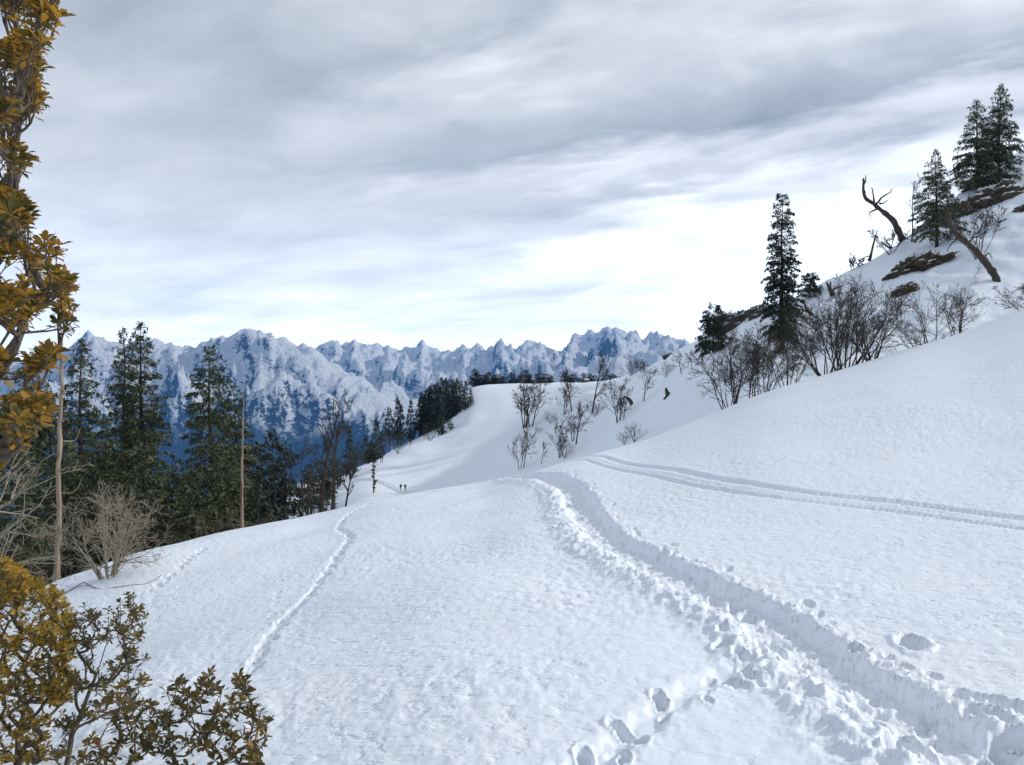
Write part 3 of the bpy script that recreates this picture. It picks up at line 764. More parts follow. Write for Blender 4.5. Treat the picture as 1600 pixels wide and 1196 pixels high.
def grow(g, P, Rd, k, lr, ang, up, wig, lo=0.3, hi=1.0, n=5, rr=0.62, tip=0.3, alen=0.35):
    """k side shoots on every path; returns their paths and radii"""
    m, pn, _ = P.shape
    f = g.uniform(lo, hi, (m, k)); f.sort(axis=1)
    x = f * (pn - 1); i0 = np.clip(x.astype(int), 0, pn - 2); fr = (x - i0)[..., None]
    mi = np.arange(m)[:, None]
    A = P[mi, i0]; B = P[mi, i0 + 1]
    base = A * (1 - fr) + B * fr
    d = B - A; d /= np.linalg.norm(d, axis=-1, keepdims=True) + 1e-9
    rad = (Rd[mi, i0] * (1 - fr[..., 0]) + Rd[mi, i0 + 1] * fr[..., 0]) * rr
    plen = np.linalg.norm(np.diff(P, axis=1), axis=2).sum(1)
    ln = plen[:, None] * lr * g.uniform(0.55, 1.2, (m, k)) * (1 + alen - 2 * alen * f)
    base = base.reshape(-1, 3); d = d.reshape(-1, 3); rad = rad.reshape(-1); ln = ln.reshape(-1)
    q = g.normal(0, 1, d.shape); q -= (q * d).sum(1, keepdims=True) * d; q /= np.linalg.norm(q, axis=1, keepdims=True) + 1e-9
    a = g.normal(ang, 0.2, len(d))[:, None]
    d = d * np.cos(a) + q * np.sin(a)
    out = [base]; cur = base
    for s in range(n - 1):
        d = d + g.normal(0, wig, d.shape) + np.array([0, 0, up]); d /= np.linalg.norm(d, axis=1, keepdims=True)
        cur = cur + d * (ln / (n - 1))[:, None]; out.append(cur)
    return np.stack(out, 1), rad[:, None] * np.linspace(1, tip, n)[None]
def stems(g, H, nst, r0, lean=0.1, spread=0.3, wig=0.05, n=8, up=0.02, tip=0.2, fan=None):
    Ps, Rs = [], []
    for k in range(nst):
        az = 6.283 * k / nst + g.normal(0, 0.4)
        base = np.array([math.cos(az), math.sin(az), 0]) * spread * (0.2 + 0.8 * g.random()) * (nst > 1)
        l = lean * (0.5 + g.random()) if fan is None else g.uniform(*fan)
        d = np.array([math.cos(az) * l, math.sin(az) * l, 1.0]); d /= np.linalg.norm(d)
        h = H * (g.uniform(0.75, 1.0) if nst > 1 else 1.0)
        base[2] = -0.1 * H
        pts = [base, base + np.array([0, 0, 0.1 * H])]; cur = pts[-1]
        for s in range(n - 2):
            d = d + g.normal(0, wig, 3) + np.array([0, 0, up]); d /= np.linalg.norm(d)
            cur = cur + d * h / (n - 2); pts.append(cur)
        Ps.append(pts); Rs.append(r0 * (0.7 + 0.3 * g.random() if nst > 1 else 1) * np.linspace(1.05, tip, n))
    return np.array(Ps), np.array(Rs)
def bare(seed, H, nst=1, r0=0.1, lean=0.12, spread=0.3, wig=0.06, levels=((7, .42, .75, .04, .10), (5, .5, .6, .03, .12), (4, .5, .6, .02, .14)), lo=0.35, mat=None, fan=None, up=0.02, minr=0.012, sides=5, rr=.6):
    g = np.random.default_rng(seed); mat = mat or M_BARK_MID
    P, Rd = stems(g, H, nst, r0, lean, spread, wig, up=up, fan=fan)
    T = Buf(); tubes(T, P, Rd, sides + 1)
    B = Buf()
    for li, (k, lr, ang, upv, wg) in enumerate(levels):
        P, Rd = grow(g, P, Rd, k, lr, ang, upv, wg, lo=lo if li == 0 else 0.2, rr=rr, n=5 if li == 0 else 4)
        Rd = np.maximum(Rd, minr)
        tubes(B, P, Rd, 4 if li == 0 else 3, cap=False)
    return [("trunk" if nst == 1 else "stems", T.mesh("trunk", mat, True)), ("branches", B.mesh("branches", mat))]

# ---------------------------------------------------- leafy evergreen builder
LV = np.array([(0, 0, 0), (.36, .13, .03), (.72, .215, .05), (1, 0, -.06), (.72, -.215, .05), (.36, -.13, .03), (.36, 0, -.01), (.72, 0, -.02)], float)
LT = np.array([(0, 6, 1), (0, 5, 6), (2, 7, 3), (7, 4, 3)]); LQ = np.array([(1, 6, 7, 2), (6, 5, 4, 7)])
def leaf_mesh(mat):
    return mesh_arrays("leaf", LV, [LT, LQ], mat)
def leafy(name, label, cat, base, tips, ll, key, seed, nl=(7, 10), r_tip=0.004, bark=None, leader=None, singles=300, droop=0.0):
    """tips: array (n,3) where leaf rosettes sit; a branching skeleton is grown from the base to them"""
    g = np.random.default_rng(seed)
    base = np.asarray(base, float); tips = np.asarray(tips, float)
    root = thing(name, label, cat, base)
    nodes = [base.copy()]; par = [-1]
    def chain(a_i, to, n=4, bend=0.06):
        A = nodes[a_i]; L = np.linalg.norm(to - A); prev = a_i; ids = []
        off = g.normal(0, bend * L, 3)
        for k in range(1, n + 1):
            f = k / n
            nodes.append(A * (1 - f) + to * f + off * math.sin(math.pi * f) + np.array([0, 0, -0.10 * L * math.sin(math.pi * f)])); par.append(prev); prev = len(nodes) - 1
        return prev
    if leader is not None:
        cur = 0
        for p in leader: cur = chain(cur, np.asarray(p, float), 5, 0.03)
    order = np.argsort(np.linalg.norm(tips - base, axis=1))
    paths = []
    tipn = []
    for ti in order:
        tp = tips[ti]; arr = np.array(nodes)
        dn = np.linalg.norm(arr - tp, axis=1); db = np.linalg.norm(arr - base, axis=1); dt = np.linalg.norm(tp - base)
        cost = dn + 0.25 * np.abs(db) * 0 + np.where(db > dt * 0.97, 1e3, 0) + np.where(arr[:, 2] > tp[2] + 0.1, 0.25, 0)
        tipn.append(chain(int(np.argmin(cost)), tp))
    cnt = np.zeros(len(nodes))
    for tn in tipn:
        k = tn
        while k != -1: cnt[k] += 1; k = par[k]
    nodes = np.array(nodes)
    B = Buf(); T = Buf(); done = set()
    for tn in tipn:
        k = tn; ids = [k]
        while par[k] != -1 and k not in done:
            done.add(k); k = par[k]; ids.append(k)
        if len(ids) < 2: continue
        ids = ids[::-1]
        rad = r_tip * np.maximum(cnt[ids], 1) ** 0.40
        if len(ids) > 1: rad[0] = min(rad[0], rad[1] * 1.15)
        big = rad.max() > r_tip * 4
        tubes(T if big else B, (nodes[ids] - base)[None], rad[None], 6 if big else 4, cap=False)
    bark = bark or M_BARK_SHRUB
    J = Buf(); J.V = T.V + B.V; J.F = T.F + [f + T.n for f in B.F]; J.n = T.n + B.n
    part("stems", J.mesh("stems", bark, True), root)
    # leaves
    pos, X, Zd, sc = [], [], [], []
    for tn in tipn:
        p = nodes[tn]; q = nodes[par[par[tn]]]
        ax = p - q; ax /= np.linalg.norm(ax) + 1e-9
        ax = ax + np.array([0, 0, 0.75]) + g.normal(0, 0.3, 3); ax /= np.linalg.norm(ax)
        e1 = np.cross(ax, (0.3, 0.9, 0.2)); e1 /= np.linalg.norm(e1); e2 = np.cross(ax, e1)
        m = int(g.integers(nl[0], nl[1] + 1)); a0 = g.uniform(0, 6.28)
        for k in range(m):
            an = a0 + k * 2.4 + g.normal(0, 0.2)
            el = g.uniform(0.1, 0.95) if k < m * 0.7 else g.uniform(-0.5, 0.3)
            rad_ = e1 * math.cos(an) + e2 * math.sin(an)
            d = rad_ * math.cos(el) + ax * math.sin(el); d[2] -= droop; d /= np.linalg.norm(d)
            nrm = ax * math.cos(el) - rad_ * math.sin(el) + g.normal(0, 0.25, 3)
            nrm -= d * nrm.dot(d); nrm /= np.linalg.norm(nrm)
            back = 0.0 if k < m * 0.6 else g.uniform(0.1, 0.9) * 0.6
            pos.append(p - (p - q) * back - base); X.append(d); Zd.append(nrm); sc.append(ll * g.uniform(0.5, 1.25))
    pos = np.array(pos); X = np.array(X); Zd = np.array(Zd); sc = np.array(sc)
    Yd = np.cross(Zd, X)
    wpos = pos + base
    uu = CU + F * wpos[:, 0] / wpos[:, 1]; vv = CV - F * wpos[:, 2] / wpos[:, 1]
    inside = (uu > -8) & (uu < 1608) & (vv > -8) & (vv < 1204)
    size = sc / wpos[:, 1] * np.where(inside, 1, 0) * (0.9 + 0.2 * g.random(len(sc)))
    one = np.argsort(-size)[:singles]; one = one[inside[one]]
    rest = np.setdiff1d(np.arange(len(sc)), one)
    me = leaf_mesh(LEAFM[key][0])
    for k in one:
        o = part("leaf", me, root)
        M = np.eye(4); M[:3, 0] = X[k] * sc[k]; M[:3, 1] = Yd[k] * sc[k]; M[:3, 2] = Zd[k] * sc[k]; M[:3, 3] = pos[k]
        o.matrix_basis = Matrix(M.tolist())
    if len(rest):
        V = pos[rest][:, None, :] + sc[rest][:, None, None] * (LV[None, :, 0:1] * X[rest][:, None] + LV[None, :, 1:2] * Yd[rest][:, None] + LV[None, :, 2:3] * Zd[rest][:, None])
        off = (np.arange(len(rest)) * 8)[:, None, None]
        part("foliage", mesh_arrays("foliage", V.reshape(-1, 3), [(LT[None] + off).reshape(-1, 3), (LQ[None] + off).reshape(-1, 4)], LEAFM[key][1]), root, 'stuff')
    return root

# ------------------------------------------------------------------ near evergreens at the left edge
g0 = np.random.default_rng(21)
def sample_region(prof, n, ulo, y0, y1, g, inset=0, clump=0, spread=20):
    """points inside an outline; with clump, gathered round that many centres so that gaps stay between"""
    vs = sorted(prof); out = []
    pv = [prof[k] for k in vs]
    cen = []
    while len(cen) < clump:
        v = g.uniform(vs[0], vs[-1]); um = np.interp(v, vs, pv) - inset
        if um < ulo + 4: continue
        cen.append((g.uniform(ulo, um) if g.random() < .6 else um - g.uniform(0, 14), v, g.uniform(y0, y1)))
    while len(out) < n:
        if clump:
            c = cen[int(g.integers(0, clump))]
            u, v, y = c[0] + g.normal(0, spread), c[1] + g.normal(0, spread * .7), c[2] + g.normal(0, .16)
            if u > np.interp(v, vs, pv) - inset * .6: continue
        else:
            v = g.uniform(vs[0], vs[-1]); um = np.interp(v, vs, pv) - inset
            if um < ulo + 4: continue
            u = g.uniform(ulo, um); y = g.uniform(y0, y1)
        out.append(P3(u, v, y))
    return out
oak = {-60: 110, 0: 108, 32: 100, 45: 62, 66: 74, 90: 62, 110: 72, 150: 72, 184: 62, 193: 20, 196: -60, 216: -60, 219: 24, 232: 36, 248: 58, 264: 34, 270: 14, 273: -60, 294: -60, 297: 16, 304: 34, 335: 56, 365: 64, 380: 100, 400: 96, 425: 100, 450: 122, 478: 132, 500: 128,
       525: 108, 560: 92, 585: 66, 600: 58, 618: 74, 640: 86, 662: 84, 680: 50, 700: 38, 718: 12, 725: 6}
tips = sample_region(oak, 800, -15, 4.1, 5.5, g0, 12, 60, 15) + sample_region(oak, 130, -330, 4.2, 6.4, g0, 90)
tb = at(-300, 5.2)
leafy("oak_tree", "brown leaved evergreen oak reaching into the sky along the left edge", "tree", tb, tips, 0.074, 'gold', 31, nl=(9, 13), r_tip=0.0030, bark=M_BARK_SHRUB,
      leader=[P3(-290, 900, 5.2), P3(-270, 450, 5.2), P3(-250, 150, 5.2), P3(-220, -60, 5.2)])
bush = {872: 8, 884: 34, 905: 62, 930: 96, 960: 122, 985: 118, 1010: 122, 1040: 112, 1070: 124, 1095: 118, 1115: 90, 1140: 70, 1165: 80, 1190: 60}
up_ = {k: v for k, v in bush.items() if k < 1110}
tips = sample_region(up_, 290, -14, 6.6, 8.1, g0, 6) + sample_region(up_, 340, -14, 6.6, 8.1, g0, 6, 44, 12) + sample_region(up_, 120, -160, 6.8, 8.6, g0, 100) + sample_region({1090: 115, 1190: 80}, 90, -30, 6.6, 7.6, g0, 8)
leafy("evergreen_shrub", "dense golden leaved evergreen shrub in the lower left corner", "shrub", at(20, 7.2) - np.array([0, 0, 0.05]), tips, 0.062, 'golder', 32, nl=(8, 11), r_tip=0.0026,
      leader=[P3(28, 1150, 7.2), P3(40, 1080, 7.2)])
sh = [(200, 944), (215, 957), (207, 965), (187, 985), (215, 988), (200, 992), (168, 997), (190, 1029), (215, 1025), (203, 1040), (175, 1044), (134, 1000), (128, 968), (140, 960), (118, 1060), (128, 1072), (193, 1069), (219, 1066), (208, 1082),
      (103, 1128), (112, 1140), (100, 1175), (150, 975), (178, 962), (195, 1012), (165, 1062), (140, 1035), (120, 985), (205, 1100), (140, 1120), (85, 1180)]
tips = [P3(u + g0.normal(0, 7), v + g0.normal(0, 6), 7.0 + g0.uniform(-.35, .35)) for u, v in sh for _ in range(9)]
leafy("evergreen_shrub", "sparse olive leaved shrub with bare forked stems beside the golden shrub", "shrub", at(98, 7.0), tips, 0.048, 'olive', 33, nl=(7, 10), r_tip=0.0026,
      leader=[P3(112, 1150, 7.0), P3(140, 1080, 7.0), P3(165, 1010, 7.0)])
lowa = [(169, 1075), (181, 1094), (175, 1116), (200, 1104), (212, 1122), (200, 1150), (186, 1135), (160, 1100), (225, 1135), (150, 1163), (200, 1180), (150, 1188), (178, 1165), (215, 1100), (222, 1165), (165, 1190), (130, 1190), (237, 1110), (232, 1150)]
tips = [P3(u + g0.normal(0, 9), v + g0.normal(0, 7), 4.9 + g0.uniform(-.25, .25)) for u, v in lowa for _ in range(4)]
leafy("evergreen_shrub", "low rusty brown leaved shrub touching the bottom edge below the olive shrub", "shrub", at(195, 4.9), tips, 0.056, 'rust', 34, nl=(8, 11), r_tip=0.0024,
      leader=[P3(192, 1200, 4.9)])
lowb = [(269, 1085), (287, 1072), (325, 1063), (316, 1085), (281, 1104), (290, 1119), (252, 1118), (250, 1160), (265, 1130), (305, 1100), (335, 1078), (375, 1063), (375, 1082), (369, 1100), (390, 1097), (394, 1116), (408, 1125), (365, 1122),
        (331, 1135), (312, 1141), (384, 1157), (400, 1169), (359, 1157), (256, 1172), (344, 1179), (390, 1188), (340, 1115), (300, 1060 + 28), (350, 1140), (290, 1160), (320, 1165), (405, 1145), (275, 1190), (370, 1180)]
tips = [P3(u + g0.normal(0, 8), v + g0.normal(0, 7), 4.7 + g0.uniform(-.25, .25)) for u, v in lowb for _ in range(4)]
leafy("evergreen_shrub", "low dark brown leaved shrub with two upright tips on open snow at the bottom edge", "shrub", at(325, 4.7), tips, 0.056, 'rust', 35, nl=(8, 11), r_tip=0.0024,
      leader=[P3(322, 1215, 4.7)])

# ------------------------------------------------------------------ left forest
def fir_to(u, y, vtop, seed, Rm, label, **kw):
    b = at(u, y); b[2] -= 0.3
    H = y * (CV - vtop) / F - b[2]
    return place(conifer(seed, H, Rm, **kw), "fir_tree", label, "tree", b, rz=seed * 1.3)
G_L = dict(kl=0.32, lichen=1.0, ragged=0.6, droop=0.7, dens=1.25)
fir_to(132, 58, 527, 101, 3.6, "dark fir with a bare upper trunk just right of the pale dead trunk", power=0.62, **G_L)
fir_to(188, 66, 511, 102, 3.3, "narrow tall fir, left one of the close pair left of the wide fir", power=0.6, **G_L)
fir_to(217, 62, 502, 103, 3.7, "tallest fir of the left wood, right one of the close pair", power=0.58, **G_L)
fir_to(331, 54, 540, 104, 3.9, "wide ragged fir standing alone behind the snow crest at the left", power=0.60, kl=0.31, lichen=1.4, ragged=0.65, droop=0.7, gaps=0.03, dens=1.2)
fir_to(373, 60, 600, 105, 3.0, "shorter fir pressed against the right side of the wide ragged fir", power=0.6, **G_L)
fir_to(425, 66, 674, 106, 2.9, "bushy dark fir right of the pale snag", mat=M_NEEDLE_DK, power=0.5, kl=0.42, ragged=0.6, droop=0.6, lichen=0.3)
fir_to(447, 60, 692, 107, 2.5, "round topped dark fir nearest the two bare trees", mat=M_NEEDLE_DK, power=0.5, kl=0.42, ragged=0.6, droop=0.7, gaps=0.1)
fir_to(400, 74, 690, 108, 2.8, "small fir half hidden between the pale snag and the bushy dark fir", mat=M_NEEDLE_DK, kl=0.5, power=0.5, ragged=0.6)
fir_to(38, 62, 575, 109, 4.2, "dark fir mostly hidden behind the brown oak leaves", kl=0.5, power=0.55, ragged=0.6, lichen=0.6)
fir_to(82, 70, 600, 110, 4.0, "dark fir between the oak leaves and the pale dead trunk", kl=0.5, power=0.55, ragged=0.6, lichen=0.6)
fir_to(268, 50, 715, 111, 2.8, "low bushy fir filling the gap left of the wide ragged fir", power=0.5, kl=0.4, ragged=0.7, lichen=0.8)
fir_to(160, 47, 655, 112, 3.0, "low green fir below the bare topped fir behind the bare shrub", power=0.5, kl=0.38, ragged=0.7, lichen=1.0)
fir_to(100, 44, 690, 113, 3.0, "low dark fir behind the pale dead trunk", power=0.5, kl=0.4, ragged=0.7, lichen=0.8)
fir_to(30, 40, 700, 114, 3.0, "low dark fir behind the pale bare branches at the left edge", power=0.5, kl=0.4, ragged=0.7, lichen=1.0)
fir_to(228, 45, 690, 115, 2.7, "low olive fir under the tallest fir of the left wood", power=0.5, kl=0.38, ragged=0.7, lichen=0.8)
fir_to(300, 46, 735, 116, 2.4, "young greyish fir at the left foot of the wide ragged fir", power=0.5, kl=0.36, ragged=0.7, lichen=0.8)
fir_to(352, 48, 720, 117, 2.5, "young greyish fir at the right foot of the wide ragged fir", power=0.5, kl=0.36, ragged=0.7, lichen=0.8)
fir_to(400, 50, 760, 118, 2.0, "small low fir on the crest right beside the pale snag", power=0.5, kl=0.36, ragged=0.7, lichen=0.5, mat=M_NEEDLE_DK)

def poly(pts, y, dy=0.0, g=None):
    return np.array([P3(u, v, y + (g.normal(0, dy) if g is not None else 0)) for u, v in pts])
def snag(name, label, pts, y, r0, r1, twigs, mat, seed, tw=(0.028, 0.007), cat="dead tree"):
    """a dead trunk along a path with broken side branches"""
    g = np.random.default_rng(seed)
    p = poly(pts, y); base = p[0].copy()
    root = thing(name, label, cat, base)
    q = resample(p - base, 30); q[1:] += g.normal(0, 0.0016 * np.linalg.norm(q[-1]), (29, 3))
    T = Buf(); tubes(T, q, np.linspace(r0, r1, 30) * (1 + 0.11 * g.normal(0, 1, 30)), 9); part("trunk", T.mesh("trunk", mat, True), root)
    for tp in twigs:
        k = poly(tp, y) - base
        k[1:, 1] += g.uniform(-0.05, 0.05) * y * 0.25
        pts_ = resample(k, 7); pts_[1:] += g.normal(0, 0.012 * np.linalg.norm(pts_[-1] - pts_[0]) * 1.5, (6, 3))
        B = Buf(); tubes(B, pts_, np.linspace(tw[0], tw[1], 7), 5)
        part("branch", B.mesh("branch", mat, True), root)
    return root
yt = find(89, 908, 12, 30)
snag("dead_tree", "tall pale dead trunk with short stubs in front of the left wood", [(88, 914), (89, 900), (90, 850), (92, 800), (91, 750), (93, 700), (94, 650), (96, 600), (95, 565), (97, 526)], yt, 0.10, 0.035,
     [[(92, 690), (112, 688), (124, 668)], [(92, 772), (108, 770), (126, 746)], [(93, 762), (70, 772), (52, 780)], [(93, 705), (70, 715), (48, 735)], [(92, 735), (112, 730), (120, 722)], [(94, 660), (104, 655), (108, 662)],
      [(93, 812), (78, 806), (60, 826)], [(95, 610), (103, 612), (106, 602)], [(92, 830), (108, 826), (140, 792)], [(94, 640), (82, 648), (74, 645)]], M_BARK_DEAD, 41)
snag("dead_tree", "thin pale snag right of the wide ragged fir", [(378, 842), (378, 800), (378, 740), (379, 690), (381, 612)], 36, 0.085, 0.015,
     [[(378, 735), (372, 734), (366, 737)], [(378, 700), (385, 696), (390, 690)], [(379, 760), (386, 762), (391, 760)], [(380, 665), (374, 660), (370, 652)]], M_BARK_DEAD, 42)
# bare shrub and pale bare tree
b = ground(172, 906, 12, 30)
place(bare(51, 2.25, 14, 0.032, 0.4, 0.24, 0.12, ((6, .5, .7, .03, .15), (4, .55, .75, .01, .17), (4, .5, .8, 0.0, .18)), lo=0.2, mat=M_BARK_PALE, fan=(0.15, 1.0), minr=0.005, up=0.02),
      "bare_shrub", "bare pale multi stemmed shrub standing on the snow crest beside the dead trunk", "shrub", b - np.array([0, 0, 0.05]))
g = np.random.default_rng(52)
def bare_left():
    y = 14.0; base = at(-120, y)
    root = thing("bare_tree", "leafless tree with long pale branches reaching in from the left edge", "tree", base)
    T = Buf(); tr = resample(poly([(-120, 1010), (-115, 900), (-90, 780), (-60, 660)], y) - base, 10); tubes(T, tr, np.linspace(.14, .05, 10), 8); part("trunk", T.mesh("trunk", M_BARK_PALE, True), root)
    P = []
    for pts in ([(-118, 930), (-40, 868), (20, 822), (62, 790)], [(-118, 940), (-20, 900), (40, 876), (88, 868)], [(-112, 880), (-50, 800), (0, 752), (30, 722)], [(-105, 850), (-30, 812), (20, 780), (72, 752)], [(-118, 960), (-30, 945), (20, 912), (70, 905)], [(-100, 820), (-40, 745), (-5, 700), (8, 668)]):
        P.append(resample(poly(pts, y, 0.3, g) - base, 7))
    P = np.array(P); Rd = np.broadcast_to(np.linspace(.05, .012, 7), P.shape[:2]).copy()
    B = Buf(); tubes(B, P, Rd, 5)
    P2, R2 = grow(g, P, Rd, 7, .36, .55, .03, .12, lo=.3, n=6); R2 = np.maximum(R2, .006); tubes(B, P2, R2, 4, cap=False)
    P3_, R3 = grow(g, P2, R2, 5, .5, .6, .02, .15, n=5); R3 = np.maximum(R3, .0045); tubes(B, P3_, R3, 3, cap=False)
    part("branches", B.mesh("branches", M_BARK_PALE), root)
bare_left()
def twig_on_snow():
    pts = [(95, 931), (130, 912), (165, 921), (200, 917), (228, 913), (246, 905), (256, 896)]
    p = np.array([ground(u, v + 3, 5, 30) + np.array([0, 0, 0.05 + 0.03 * (k % 2)]) for k, (u, v) in enumerate(pts)])
    base = p[0].copy(); q = resample(p - base, 14)
    T = Buf(); tubes(T, q, np.linspace(.014, .005, 14), 5)
    gg = np.random.default_rng(8)
    P2, R2 = grow(gg, q[None], np.linspace(.014, .005, 14)[None], 7, .16, .6, .015, .12, lo=.1, hi=.95, n=5); tubes(T, P2, np.maximum(R2, .004), 4)
    o = part("fallen_branch", T.mesh("fallen_branch", M_BARK_SHRUB, True)); o.location = tuple(base)
    tag(o, "thin dark fallen branch lying curved on the snow below the bare shrub", "branch")
twig_on_snow()
# two bare trees on the crest
for (ub, vb, y, H, lean, seed, lb) in ((503, 803, 46, 6.4, -0.04, 61, "straight leafless tree, left of the two on the snow crest"), (519, 802, 45, 5.9, 0.10, 62, "leaning leafless tree with a low crooked limb, right of the two on the snow crest")):
    b = at(ub, y); b[2] = y * (CV - vb) / F - 0.25
    parts = bare(seed, H, 1, 0.16, 0.10, 0, 0.05, ((9, .34, .65, .08, .11), (5, .5, .6, .04, .14), (4, .5, .6, .03, .16)), lo=0.35, mat=M_BARK_MID, minr=0.014)
    place(parts, "bare_tree", lb, "tree", b)
b = at(492, 46); b[2] = 46 * (CV - 805) / F - .2
place(bare(63, 2.2, 5, 0.035, .3, .5, .07, ((5, .5, .6, .04, .12), (4, .5, .6, .03, .14)), mat=M_BARK_MID, minr=.012), "bare_shrub", "leafless brown bush at the foot of the two crest trees", "shrub", b)

for (ub, y, vt, seed, lb) in ((470, 52, 690, 64, "slender leafless tree between the round topped fir and the straight bare tree"), (536, 50, 705, 65, "slim leafless sapling just right of the leaning bare tree")):
    b = at(ub, y); b[2] -= .2; H = y * (CV - vt) / F - b[2]
    place(bare(seed, H * .9, 1, 0.10, .08, 0, .05, ((9, .32, .6, .08, .11), (5, .5, .6, .04, .14), (3, .5, .6, .03, .16)), lo=.45, mat=M_BARK_MID, minr=.012), "bare_tree", lb, "tree", b)
# ------------------------------------------------------------------ mid distance
G_V = [conifer(300 + k, 10.0, rm, kl=0.75, ws=0.5, per=4, dens=1.15, ragged=0.55, droop=0.6, power=pw, mat=M_NEEDLE_DK, detail_branches=False, cb=cb) for k, (rm, pw, cb) in enumerate(((1.7, .75, .1), (2.0, .6, .16), (1.5, .6, .08), (2.2, .5, .2), (1.8, .9, .1)))]
protos = {}
def far_fir(u, vtop, vbase=None, y=None, label="", var=0, wid=1.0, group=None, ymin=90, name="fir_tree"):
    if y is None:
        b = ground(u, vbase, ymin, 420); y = b[1]
    else:
        b = at(u, y)
    H = y * (CV - vtop) / F - b[2]
    sc = (H / 10 * wid, H / 10 * wid, H / 10)
    b = b - np.array([0, 0, 0.3])
    if var not in protos:
        protos[var] = place(G_V[var], name, label, "tree", b, group, u * 0.37, sc); return protos[var]
    return copy_thing(protos[var], b, u * 0.37, sc, label, group)
GR = "dark firs of the distant wood"
far_fir(512, 681, y=200, label="brownish fir showing behind the two bare crest trees", var=0, wid=1.1, group=GR)
far_fir(500, 712, y=180, label="low dark fir behind the straight bare crest tree", var=3, wid=1.3, group=GR)
far_fir(480, 725, y=190, label="low round fir beside the dark fir nearest the bare trees", var=1, wid=1.4, group=GR)
far_fir(528, 715, y=215, label="low fir between the leaning bare tree and the narrow fir", var=3, wid=1.3, group=GR)
far_fir(547, 665, y=235, label="narrow dark fir right of the leaning bare tree", var=4, wid=1.0, group=GR)
far_fir(570, 677, y=285, label="small fir above the lopped tree", var=1, group=GR)
far_fir(577, 690, y=280, label="smallest fir right behind the lopped tree tuft", var=3, group=GR)
far_fir(587, 652, y=315, label="pointed fir at the lower left end of the distant wood", var=0, wid=1.05, group=GR)
far_fir(596, 672, y=320, label="short fir at the right foot of the pointed fir", var=2, group=GR)
far_fir(609, 636, 692, label="first fir of three in a row left of the dense wood", var=1, ymin=305, group=GR)
far_fir(621, 620, 690, label="second and taller fir of three in a row left of the dense wood", var=0, wid=1.05, ymin=305, group=GR)
far_fir(627, 632, 690, label="slim fir squeezed beside the taller one of three", var=2, ymin=310, group=GR)
far_fir(641, 622, 688, label="third fir of three in a row, nearest the dense wood", var=4, ymin=305, group=GR)
inside = "dark fir inside the dense wood on the left flank of the snow dome"
for (u, vt, vb, var) in ((659, 612, 678, 0), (665, 607, 676, 2), (671, 603, 672, 4), (677, 599, 668, 1), (683, 596, 666, 0), (696, 590, 655, 4), (702, 592, 652, 1), (708, 592, 648, 0), (714, 590, 645, 2), (655, 622, 682, 1), (662, 618, 680, 4), (674, 610, 674, 3), (681, 606, 672, 4), (687, 602, 668, 2), (699, 600, 660, 0), (705, 598, 655, 3), (711, 598, 650, 4), (719, 594, 644, 1)):
    far_fir(u, vt, vb, label=inside, var=var, wid=1.1, group="firs inside the dense wood", ymin=318)
far_fir(690, 588, 662, label="tallest fir in the dense wood on the left flank of the snow dome", var=0, wid=1.0, group=GR, ymin=318)
far_fir(727, 594, 640, label="tall fir second from the right end of the dense wood", var=4, group=GR, ymin=325)
far_fir(735, 605, 634, label="last fir at the right end of the dense wood", var=1, group=GR, ymin=325)
far_fir(690, 626, 681, label="fir standing in front of the dense wood on open snow", var=0, wid=1.1, group=GR, ymin=270)
far_fir(703, 655, 672, label="low sprawling fir right of the one in front of the wood", var=3, wid=2.0, group=GR, ymin=270)
# row of low trees along the dome's top
ordn = "first second third fourth fifth sixth seventh eighth ninth tenth eleventh twelfth".split()
for blk, where, trees in (("first", "left", [(742, 576), (747, 582), (753, 584), (759, 585), (765, 580), (772, 584), (779, 583), (786, 586)]), ("second", "middle", [(800, 581), (812, 586), (820, 576), (828, 584), (838, 583), (846, 582), (854, 583), (862, 586)]),
                          ("third", "right", [(884, 581), (890, 584), (897, 583), (912, 582), (921, 583), (930, 585), (948, 584), (956, 583), (963, 586)])):
    for k, (u, vt) in enumerate(trees):
        far_fir(u, vt, y=420, label="low dark tree behind the dome top, %s from the left in the %s clump" % (ordn[k], where), var=(1, 3, 3, 1)[k % 4], wid=2.6, group="low trees behind the dome top")
# lopped tree
def lopped():
    b = ground(584, 771, 120, 230); y = b[1]; H = 72 / F * y
    g = np.random.default_rng(66)
    root = thing("lopped_tree", "bare pole like tree with a leafy tuft on top, alone on the lower snowfield", "tree", b)
    T = Buf(); tubes(T, resample([(0, 0, -.4), (0.05, 0, H * .5), (-.6, 0, H)], 8), np.linspace(.22, .10, 8), 6); part("trunk", T.mesh("trunk", M_BARK, True), root)
    def tuft(n, c, s, kl):
        p = g.normal(0, 1, (n, 3)) * s + c; d = g.normal(0, 1, (n, 3)); d /= np.linalg.norm(d, axis=1, keepdims=True); w = np.cross(d, g.normal(0, 1, (n, 3))); w /= np.linalg.norm(w, axis=1, keepdims=True)
        return np.stack([p - d * kl * .5, p + w * kl * .25, p + d * kl * .5, p - w * kl * .25], 1).reshape(-1, 3)
    V = np.concatenate([tuft(420, (-.5, 0, H * .80), (.75, .75, .75), .8), tuft(120, (-.6, 0, H * .98), (.25, .25, .8), .6)] + [tuft(26, (g.uniform(-.35, .35), 0, H * f), (.22, .22, .16), .5) for f in (.12, .2, .27, .36, .43, .5, .58)])
    part("crown", mesh_arrays("crown", V, [np.arange(len(V)).reshape(-1, 4)], M_NEEDLE_DK), root)
lopped()
